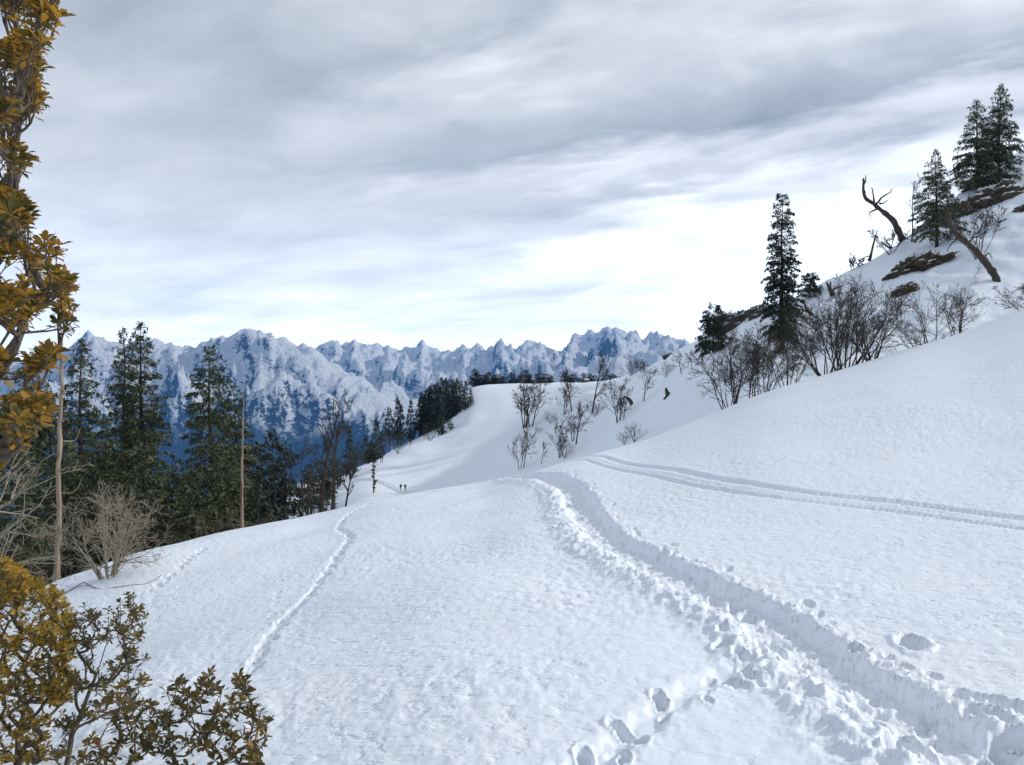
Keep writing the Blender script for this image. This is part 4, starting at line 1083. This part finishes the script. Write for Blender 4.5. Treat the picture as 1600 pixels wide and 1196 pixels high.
# bare trees of the middle slope
LV2 = ((8, .45, .55, .08, .10), (5, .5, .55, .05, .13), (4, .5, .6, .03, .15))
B_V = [bare(400, 8, 1, .19, .08, 0, .05, ((12, .42, .55, .10, .09), (6, .5, .5, .06, .12), (4, .5, .6, .03, .14)), lo=.3,  minr=.026),
       bare(401, 8, 4, .15, .16, .5, .06, LV2, lo=.35,  minr=.026), bare(402, 8, 1, .19, .2, 0, .09, ((10, .5, .8, .06, .14), (6, .5, .7, .04, .16), (4, .5, .7, .02, .16)), lo=.4, minr=.027),
       bare(403, 8, 8, .12, .5, .7, .08, ((7, .5, .6, .04, .12), (4, .5, .6, .03, .14)), lo=.25, minr=.03, fan=(.15, .8)), bare(404, 8, 2, .15, .14, .5, .07, LV2, lo=.3,  minr=.026)]
bprot = {}
def far_bare(u, vb, vt, var, label, wid=1.0, ymin=75, rz=None, name=None, group="leafless trees on the middle slope"):
    b = ground(u, vb, ymin, 420); H = b[1] * (vb - vt) / F
    k = H / 8.0 * 1.0
    sc = (k * wid, k * wid, k)
    if var not in bprot:
        bprot[var] = place(B_V[var], name or ("bare_shrub" if var == 3 else "bare_tree"), label, "shrub" if var == 3 else "tree", b, group, rz or u * .7, sc); return
    copy_thing(bprot[var], b, rz if rz is not None else u * .7, sc, label, group)
far_bare(820, 669, 606, 1, "clump of upright leafless stems left on the lit snow shoulder", 1.25)
far_bare(829, 668, 607, 4, "leafless tree leaning out of the right side of the upright clump", 1.2)
far_bare(882, 648, 602, 4, "leafless tree just left of the tall straight bare tree", 1.2)
far_bare(893, 643, 585, 0, "tall straight bare tree rising against the dome top", .9)
far_bare(925, 650, 567, 0, "tallest bare tree, its crown above the row of dark trees", .8)
far_bare(931, 652, 626, 3, "bushy leafless shrub at the foot of the tallest bare tree", 1.0)
far_bare(900, 697, 640, 0, "bare tree with a dense crown in the gully middle", 1.1)
far_bare(895, 690, 652, 1, "low leafless clump beside the gully tree", 1.1)
far_bare(875, 717, 668, 1, "leafless clump just behind the snow crest above the trench", 1.0)
far_bare(882, 716, 690, 3, "low bush right beside the clump behind the snow crest", .9)
far_bare(812, 733, 684, 4, "left bare tree of a pair behind the crest where the trench bends", .9)
far_bare(818, 732, 680, 2, "right bare tree of a pair behind the crest where the trench bends", .8)
far_bare(846, 726, 696, 0, "small thin bare tree between the crest pair and the clump", .9)
far_bare(966, 662, 606, 1, "dense oval leafless tree on the sunny rib", 1.1)
far_bare(975, 659, 628, 4, "thin leafless tree touching the dense oval one", .9)
far_bare(1005, 631, 580, 2, "thick trunked leafless tree beside the dark stumps", .9)
far_bare(1065, 586, 556, 2, "dark spreading leafless tree high on the rib", 1.1)
far_bare(1041, 590, 566, 3, "low leafless bush left of the dark spreading tree", .9)
far_bare(1082, 577, 553, 2, "small leafless tree right of the dark spreading tree", 1.0)
far_bare(987, 588, 557, 3, "dense dark bush on the skyline left of the rib", .9, ymin=180)
far_bare(1003, 583, 562, 3, "second dark bush on the skyline, right of the dense one", .8, ymin=180)
far_bare(992, 689, 662, 3, "leafless bush just above the crest of the near slope", 1.0)
far_bare(976, 694, 676, 3, "low sprawling bush left of the crest bush", 1.0)
far_bare(860, 662, 644, 3, "faint small bush on the lit shoulder", .9, ymin=150)
far_bare(842, 676, 667, 3, "low dark bush poking from the snow below the upright clump", 1.2, ymin=150)
far_bare(596, 722, 676, 4, "bare tree at the snow edge below the pointed fir", .7, ymin=150)
far_bare(621, 709, 675, 3, "round leafless bush at the snow edge below three firs", .7, ymin=150)
far_bare(672, 690, 664, 3, "twiggy bush at the snow edge below the dense wood", .8, ymin=150)
far_bare(553, 737, 700, 1, "brown leafless thicket below the narrow fir", 1.2, ymin=150)
far_bare(538, 742, 712, 3, "low brown bush left of the leafless thicket", .8, ymin=150)
far_bare(640, 702, 688, 0, "tiny bare sapling between round bush and wood", .8, ymin=150)
def stump(label, pts, ymin, r0, r1, vb=None):
    b = ground(pts[0][0], pts[0][1], ymin, 420); y = b[1]
    p = poly(pts, y) - b; T = Buf(); q = resample(p, 8); q[0] = q[0] - np.array([0, 0, .4]); tubes(T, q, np.linspace(r0, r1, 8) * (1 + .15 * np.random.default_rng(int(pts[0][0])).normal(0, 1, 8)), 7)
    o = part("stump", T.mesh("stump", M_BARK_OLD, True)); o.location = tuple(b); tag(o, label, "stump")
    return o
stump("dark curved broken stump leaning left beside the thick trunked tree", [(988, 634), (985, 627), (980, 622), (974, 620)], 90, .45, .2)
stump("dark upright broken stump standing on open snow of the rib", [(1042, 621), (1043, 615), (1041, 610), (1041, 606)], 80, .5, .12)

# hut
def hut():
    y = 230.0; b = at(476, y)
    root = thing("hut", "small red walled hut with a snowy roof among the lower trees", "hut", b, rz=R(12))
    w, d, h = 3.4, 2.6, 1.7
    def box(x0, x1, y0, y1, z0, z1):
        V = np.array([(x, yy, z) for z in (z0, z1) for yy in (y0, y1) for x in (x0, x1)]); Fq = np.array([(0, 2, 3, 1), (4, 5, 7, 6), (0, 1, 5, 4), (2, 6, 7, 3), (0, 4, 6, 2), (1, 3, 7, 5)])
        return V, Fq
    mw, tw, pw = material("red_wall"); pw.inputs['Base Color'].default_value = (.22, .06, .04, 1); pw.inputs['Roughness'].default_value = .9
    md, td, pd = material("dark_door"); pd.inputs['Base Color'].default_value = (.05, .035, .03, 1)
    B = Buf(); B.add(*box(-w / 2, w / 2, -d / 2, d / 2, -.6, h)); part("wall", B.mesh("wall", mw), root)
    B = Buf(); B.add(*box(-.4, .4, -d / 2 - .04, -d / 2 + .02, 0, 1.4)); part("door", B.mesh("door", md), root)
    B = Buf(); V = np.array([(-w / 2 - .4, -d / 2 - .4, h - .1), (w / 2 + .4, -d / 2 - .4, h - .1), (w / 2 + .4, d / 2 + .4, h - .1), (-w / 2 - .4, d / 2 + .4, h - .1), (-w / 2 - .3, 0, h + 1.2), (w / 2 + .3, 0, h + 1.2)])
    B.add(V, np.array([(0, 1, 5, 4), (2, 3, 4, 5), (3, 2, 1, 0)]), np.array([(0, 4, 3), (1, 2, 5)])); part("roof", B.mesh("roof", M_SNOW_FAR), root)
hut()

# trodden path over the lower snowfield
def footpath():
    pix = [(470, 757), (510, 751), (545, 750), (585, 752), (605, 758), (628, 767), (650, 771), (675, 770)]
    p = np.array([at(u, find(u, v, 110, 300)) for u, v in pix]); p = resample(p, 90)
    g = np.random.default_rng(3)
    t = np.gradient(p, axis=0); t /= np.linalg.norm(t[:, :2], axis=1, keepdims=True)
    nrm = np.stack([-t[:, 1], t[:, 0], 0 * t[:, 0]], -1)
    prof = [(-1.0, -.10), (-.7, .22), (-.35, -.02), (.35, -.02), (.7, .24), (1.0, -.10)]
    V = []
    for i in range(len(p)):
        for s, h in prof:
            q = p[i] + nrm[i] * s * (.8 + .25 * g.random()); y = q[1]
            z = y * (CV - float(LAND.row(CU + F * q[0] / y, y))) / F
            z += float(0.55 * fbm(np.array([q[0] / 32]), np.array([y / 38]), 3, 201)[0] + 0.22 * fbm(np.array([q[0] / 9]), np.array([y / 9]), 3, 211)[0])
            V.append((q[0], y, z + .06 + h * (.7 + .5 * g.random())))
    i = np.arange(len(p) * 6).reshape(-1, 6)
    q = np.stack([i[:-1, :-1], i[:-1, 1:], i[1:, 1:], i[1:, :-1]], -1).reshape(-1, 4)
    o = part("snow_path", mesh_arrays("snow_path", V, [q], M_SNOW_FAR, True)); o['kind'] = 'structure'
footpath()
# hikers
def hiker(u, label, coat, pack, step):
    b = ground(u, 768, 120, 260); b[2] += 0.12
    root = thing("person", label, "person", b, "hikers on the lower path", rz=R(60))
    m, t, p = material("dark_clothes"); p.inputs['Base Color'].default_value = (*coat, 1); p.inputs['Roughness'].default_value = .9
    V = [(0, 0, .95), (0, .02, 1.2), (0, .04, 1.42), (0, .05, 1.52), (0, .08, 1.62), (0, .09, 1.74),
         (.11, 0, .92), (.13, .16 * step, .50), (.13, .02 * step, .06), (.13, .16 * step + .02, .03),
         (-.11, 0, .92), (-.13, .05 * step, .50), (-.13, -.22 * step, .10), (-.13, -.10 * step, .03),
         (.20, .02, 1.40), (.27, -.10, 1.15), (.25, .08, .95), (.25, .13, .87), (-.20, .02, 1.40), (-.27, .02, 1.14), (-.25, .20, .98), (-.25, .25, .92)]
    E = [(0, 1), (1, 2), (2, 3), (3, 4), (4, 5), (0, 6), (6, 7), (7, 8), (8, 9), (0, 10), (10, 11), (11, 12), (12, 13), (2, 14), (14, 15), (15, 16), (16, 17), (2, 18), (18, 19), (19, 20), (20, 21)]
    rad = [.16, .16, .17, .065, .10, .075, .11, .075, .05, .045, .11, .075, .05, .045, .075, .055, .04, .04, .075, .055, .04, .04]
    me = bpy.data.meshes.new("body"); me.from_pydata(V, E, []); me.materials.append(m)
    o = part("body", me, root)
    sk = o.modifiers.new("skin", 'SKIN')
    for k, r in enumerate(rad):
        me.skin_vertices[0].data[k].radius = (r, r)
        me.skin_vertices[0].data[k].use_root = (k == 0)
    sb = o.modifiers.new("sub", 'SUBSURF'); sb.levels = 1; sb.render_levels = 1
    mp, tp, pp = material("pack_cloth"); pp.inputs['Base Color'].default_value = (*pack, 1); pp.inputs['Roughness'].default_value = .85
    B = Buf(); th = np.linspace(0, 2 * np.pi, 13)[:-1]
    rings = [(1.0, .10, .06), (1.03, .17, .11), (1.25, .18, .13), (1.45, .15, .11), (1.50, .07, .05)]
    Vp = np.array([(rx * math.cos(a), -.24 + ry * math.sin(a), z) for z, rx, ry in rings for a in th]); i = np.arange(len(Vp)).reshape(len(rings), 12); nx = np.roll(i, -1, 1)
    B.add(Vp, np.stack([i[:-1], nx[:-1], nx[1:], i[1:]], -1).reshape(-1, 4)); part("backpack", B.mesh("backpack", mp, True), root)
hiker(626, "hiker in dark clothes walking ahead, left one of two on the lower path", (.025, .027, .035), (.03, .03, .04), 1)
hiker(633, "hiker with a reddish dark backpack, right one of two on the lower path", (.03, .026, .03), (.10, .035, .03), -1)

# ------------------------------------------------------------------ right hill
def fir_on(u, vb, vt, seed, Rm, label, ymin=66, **kw):
    b = ground(u, vb, ymin, 300); H = b[1] * (vb - vt) / F
    b = b - np.array([0, 0, .3])
    return place(conifer(seed, H, Rm, **kw), "fir_tree", label, "tree", b, rz=seed * .9)
fir_on(1222, 546, 297, 201, 2.7, "tall slender fir standing above the thickets on the right slope", power=.42, kl=.36, ragged=.6, gaps=.22, droop=.6, mat=M_NEEDLE_DK, cb=.08, per=6, dens=1.5)
fir_on(1115, 553, 472, 202, 2.9, "short dense fir on the rib left of the slender fir", power=.4, kl=.42, ragged=.35, mat=M_NEEDLE_DK, cb=.08, ymin=90, dens=1.8)
fir_on(1265, 462, 424, 203, 2.4, "small fir on the skyline right of the slender fir", power=.4, kl=.42, ragged=.3, mat=M_NEEDLE_DK, cb=.08, ymin=90, dens=1.8)
fir_on(1463, 388, 231, 204, 5.0, "conical fir between the broken dead tree and the double firs", power=.85, kl=.42, ragged=.55, cb=.14, ymin=90, lichen=.5)
fir_on(1530, 300, 152, 205, 5.4, "left fir of the overlapping double at the top right", power=.72, kl=.46, ragged=.55, cb=.06, ymin=90)
fir_on(1562, 285, 130, 206, 5.4, "right and taller fir of the overlapping double at the top right", power=.75, kl=.46, ragged=.55, cb=.06, ymin=90)
# broken dead tree
y = find(1408, 372, 90, 300)
snag("dead_tree", "dark broken dead tree leaning left against the sky on the ridge", [(1411, 378), (1406, 366), (1396, 346), (1386, 336), (1377, 329), (1363, 317), (1352, 309), (1349, 296), (1349, 279)], y, .62, .16,
     [[(1366, 319), (1367, 305), (1365, 291)], [(1368, 320), (1378, 308), (1388, 302), (1393, 296)], [(1372, 326), (1362, 331), (1357, 333), (1358, 343)], [(1350, 305), (1346, 300), (1345, 292)], [(1375, 318), (1384, 316), (1392, 310)], [(1349, 290), (1346, 284), (1347, 278)]],
     M_BARK_OLD, 71, (.20, .07))
b = ground(1558, 440, 66, 200); y = b[1]
snag("dead_tree", "thick leaning dead trunk with a broken fork on the right slope", [(1560, 446), (1556, 434), (1538, 408), (1515, 383), (1500, 370), (1488, 358), (1482, 340), (1481, 328)], y, .46, .26,
     [[(1486, 356), (1470, 352), (1448, 347), (1438, 356), (1434, 364)], [(1515, 382), (1522, 372), (1536, 364), (1548, 358)], [(1500, 370), (1490, 382), (1484, 392)], [(1482, 345), (1474, 336), (1470, 328)], [(1535, 405), (1545, 396), (1550, 404)], [(1526, 366), (1528, 352), (1524, 340)]],
     M_BARK_OLD, 72, (.13, .04))
y = find(1360, 402, 90, 300)
snag("dead_tree", "small dark snag leaning right on the skyline below the broken dead tree", [(1358, 408), (1361, 398), (1364, 384), (1371, 360)], y, .28, .06, [[(1361, 398), (1348, 404), (1340, 410)], [(1363, 390), (1368, 384), (1370, 378)]], M_BARK_OLD, 73, (.12, .05))
y = find(1400, 384, 90, 300)
snag("fallen_tree", "dark fallen branch lying on the ridge snow beside the broken dead tree", [(1416, 383), (1403, 386), (1392, 388), (1384, 384), (1378, 378)], y, .32, .08, [[(1400, 387), (1390, 395), (1382, 400)], [(1392, 387), (1386, 376), (1382, 370)]], M_BARK_OLD, 74, (.14, .05), cat="fallen tree")
y = find(1299, 458, 90, 300)
snag("stump", "jagged dark stump on the skyline above the big thicket", [(1301, 462), (1298, 455), (1295, 448), (1291, 441)], y, .42, .12, [[(1298, 455), (1306, 450), (1311, 448)], [(1296, 450), (1297, 444), (1296, 440)]], M_BARK_OLD, 75, (.22, .08), cat="stump")
b = ground(1268, 490, 80, 300)
snag("fallen_tree", "dark crooked dead limb sticking from snow between slender fir and thicket", [(1272, 496), (1264, 488), (1258, 478), (1256, 468)], b[1], .36, .1, [[(1264, 488), (1252, 482), (1246, 480)]], M_BARK_OLD, 76, (.2, .08), cat="fallen tree")
# thickets behind the near crest
def thicket(u, y, vb, vt, seed, label, nst, fan, mat=M_BARK_MID, r0=.055, lv=((6, .48, .55, .06, .13), (5, .52, .65, .04, .17), (4, .5, .7, .02, .18)), spread=.5, name="bare_shrub", cat="shrub", minr=.0105, lo=.3, rz=0):
    b = np.array([y * (u - CU) / F, y, y * (CV - vb) / F]); gz = at(u, y)[2]; b[2] = min(b[2], gz + .1)
    H = y * (CV - vt) / F - b[2]
    return place(bare(seed, H * .86, nst, r0, .4, spread, .07, lv, lo=lo, mat=mat, fan=fan, minr=minr, up=.015), name, label, cat, b, rz=rz)
thicket(1322, 52, 586, 432, 81, "largest leafless thicket of many leaning stems on the near crest", 15, (.08, .8), r0=.068, spread=.9)
thicket(1292, 51, 592, 470, 82, "left half of the great thicket with stems sprawling low to the left", 10, (.3, 1.1), r0=.06, spread=.5)
thicket(1362, 54, 570, 462, 83, "leafless bush right of the largest thicket on the near crest", 8, (.1, .7), r0=.06)
thicket(1170, 50, 632, 506, 84, "leafless thicket of tall thin stems below the slender fir", 12, (.02, .28), r0=.045, spread=1.1)
thicket(1140, 49, 645, 540, 85, "twiggy leafless bush at the left end of the crest thickets", 9, (.1, .7), r0=.045)
thicket(1198, 58, 618, 520, 86, "dense leafless bush in front of the slender fir trunk", 7, (.1, .7), r0=.042)
thicket(1232, 60, 600, 505, 87, "low leafless bush right of the slender fir trunk", 8, (.2, .9), r0=.045)
thicket(1452, 66, 535, 432, 88, "fine twigged young bare tree on the slope under the grassy ledges", 3, (.05, .3), r0=.07, name="bare_tree", cat="tree")
thicket(1436, 64, 545, 470, 89, "low sprawling bare bush beside the fine twigged young tree", 6, (.4, 1.3), r0=.045)
thicket(1497, 68, 519, 430, 90, "leafless bush with upright twigs right of the fine twigged young tree", 6, (.05, .45), r0=.06)
thicket(1608, 64, 492, 425, 91, "bare bush reaching in at the right edge above the near crest", 7, (.3, 1.1), r0=.05)
thicket(1112, 150, 556, 508, 92, "bare tree touching the short dense fir on its left", 3, (.05, .4), r0=.12, minr=.03)
thicket(1424, 128, 372, 285, 93, "thin curved bare tree behind the broken dead tree", 1, (.1, .2), r0=.14, name="bare_tree", cat="tree", minr=.03)
thicket(1392, 128, 392, 352, 94, "fine twiggy bush on the ridge below the broken dead tree", 6, (.3, 1.0), r0=.08, minr=.025)
thicket(1335, 132, 424, 398, 95, "small bare bush on the skyline left of the small snag", 5, (.2, .9), r0=.08, minr=.03)
thicket(1530, 105, 372, 318, 96, "bare bush under the grassy rocks near the leaning dead trunk", 6, (.1, .7), r0=.08,  minr=.026)
# rocks
def rock(u, vb, wpx, hpx, seed, label, tilt=0.0, ymin=70, mat=None, depth=.6, grass=0, name="rock", cat="rock", sink=.35, dy=0.0):
    b = ground(u, vb, ymin, 300); y = b[1]; w = wpx / F * y / 2; h = hpx / F * y / 2 * 1.15
    th = np.linspace(0, 2 * np.pi, 65)[:-1]; ph = np.linspace(-np.pi / 2, np.pi / 2, 35)
    tt, pp = np.meshgrid(th, ph)
    D = np.stack([np.cos(pp) * np.cos(tt), np.cos(pp) * np.sin(tt), np.sin(pp)], -1)
    g = np.random.default_rng(seed)
    s = seed * 1.7
    r = 1 + .38 * fbm(D[..., 0] * 1.5 * w / h * .5 + s, D[..., 2] * 1.6 + D[..., 1] + s, 3, seed) + .22 * (ridged(D[..., 0] * 3.2 * max(1, w / h * .5) + s, D[..., 2] * 4 + D[..., 1] * 3, 4, seed + 9) - .5)
    V = D * r[..., None] * np.array([w, w * depth, h])
    c, sn = math.cos(tilt), math.sin(tilt)
    V = np.stack([V[..., 0] * c - V[..., 2] * sn, V[..., 1], V[..., 0] * sn + V[..., 2] * c], -1).reshape(-1, 3)
    i = np.arange(tt.size).reshape(tt.shape); nx = np.roll(i, -1, 1)
    q = np.stack([i[:-1], nx[:-1], nx[1:], i[1:]], -1).reshape(-1, 4)
    root = thing(name, label, cat, b + np.array([0, w * sink, 0]))
    part("stone", mesh_arrays("stone", V, [q], mat or M_ROCK, True), root)
    if grass:
        k = g.integers(0, len(V), grass); p0 = V[k]; ok = (p0[:, 1] < w * depth * .3); p0 = p0[ok]; K = len(p0)
        d = np.stack([g.normal(0, .35, K), g.normal(-.5, .3, K), g.normal(-.7, .4, K)], -1); d /= np.linalg.norm(d, axis=1, keepdims=True)
        l = g.uniform(.25, .7, K)[:, None]; sd = np.cross(d, g.normal(0, 1, (K, 3))); sd /= np.linalg.norm(sd, axis=1, keepdims=True)
        Vg = np.stack([p0 - sd * .05, p0 + sd * .05, p0 + d * l], 1).reshape(-1, 3)
        part("dry_grass", mesh_arrays("dry_grass", Vg, [np.arange(K * 3).reshape(-1, 3)], M_GRASS), root, 'stuff')
    return root
M_GRASS = mat_leaf("dry_grass_blades", [(0, (.025, .018, .01)), (.5, (.09, .06, .028)), (1, (.22, .15, .07))], rough=.9)
LG = "grassy rock ledges on the right slope"
rock(1446, 418, 98, 34, 1, "long brown grassy rock ledge below the conical fir", R(18), mat=M_LEDGE, grass=2600, ymin=80)
rock(1421, 458, 38, 26, 2, "small dark grassy rock below the long ledge", R(28), mat=M_LEDGE, grass=900, ymin=75)
rock(1566, 312, 92, 40, 3, "large brown grassy outcrop below the double firs", R(14), mat=M_LEDGE, grass=2400, ymin=90)
rock(1502, 338, 44, 34, 4, "dark shaded outcrop between conical fir and double firs", R(20), mat=M_LEDGE, grass=900, ymin=90)
rock(1600, 330, 26, 16, 5, "small brown grassy stone at the right edge", R(20), mat=M_LEDGE, grass=300, ymin=90)
rock(1155, 506, 66, 30, 6, "snow capped dark rock outcrop left of the slender fir", R(16), ymin=100, depth=.8)
rock(1190, 492, 34, 26, 7, "snow capped rock touching the slender fir on its left", R(10), ymin=100, depth=.8)
rock(1044, 557, 14, 7, 8, "small dark rock on the skyline of the rib", R(20), ymin=120)
rock(1568, 348, 16, 8, 10, "thin dark rock slab showing through snow under the brown outcrop", R(38), ymin=80)

# ------------------------------------------------------------------ loose clods beside the trench
def clods():
    g = np.random.default_rng(77); n = 900
    i = g.integers(5, 218, n); a = TRENCH[i]; e = TRENCH[i + 1] - TRENCH[i - 1]; e /= np.linalg.norm(e, axis=1, keepdims=True)
    off = np.where(g.random(n) < .62, g.normal(.66, .2, n), -g.normal(.48, .10, n))
    x = a[:, 0] + e[:, 1] * off + g.normal(0, .05, n); y = a[:, 1] - e[:, 0] * off + g.normal(0, .05, n)
    z = LAND.z(x, y) + detail(x, y)
    r = g.uniform(.012, .042, n) * (g.random(n) ** .8 + .2)
    O = np.array([(1, 0, 0), (-1, 0, 0), (0, 1, 0), (0, -1, 0), (0, 0, 1), (0, 0, -1), (.7, .7, .4), (-.7, .6, .45), (.6, -.7, .5), (-.6, -.7, .4)], float)
    Fo = np.array([(4, 6, 7), (4, 8, 6), (4, 9, 8), (4, 7, 9), (6, 0, 2), (6, 2, 7), (7, 2, 1), (7, 1, 9), (9, 1, 3), (9, 3, 8), (8, 3, 0), (8, 0, 6), (0, 5, 2), (2, 5, 1), (1, 5, 3), (3, 5, 0)])
    V = np.stack([x, y, z - r * .1], -1)[:, None] + r[:, None, None] * O[None] * g.uniform(.65, 1.35, (n, 10, 1)) * g.uniform(.7, 1.2, (n, 1, 3))
    o = part("snow_clods", mesh_arrays("snow_clods", V.reshape(-1, 3), [(Fo[None] + (np.arange(n) * 10)[:, None, None]).reshape(-1, 3)], M_SNOW, False)); o['kind'] = 'stuff'
clods()
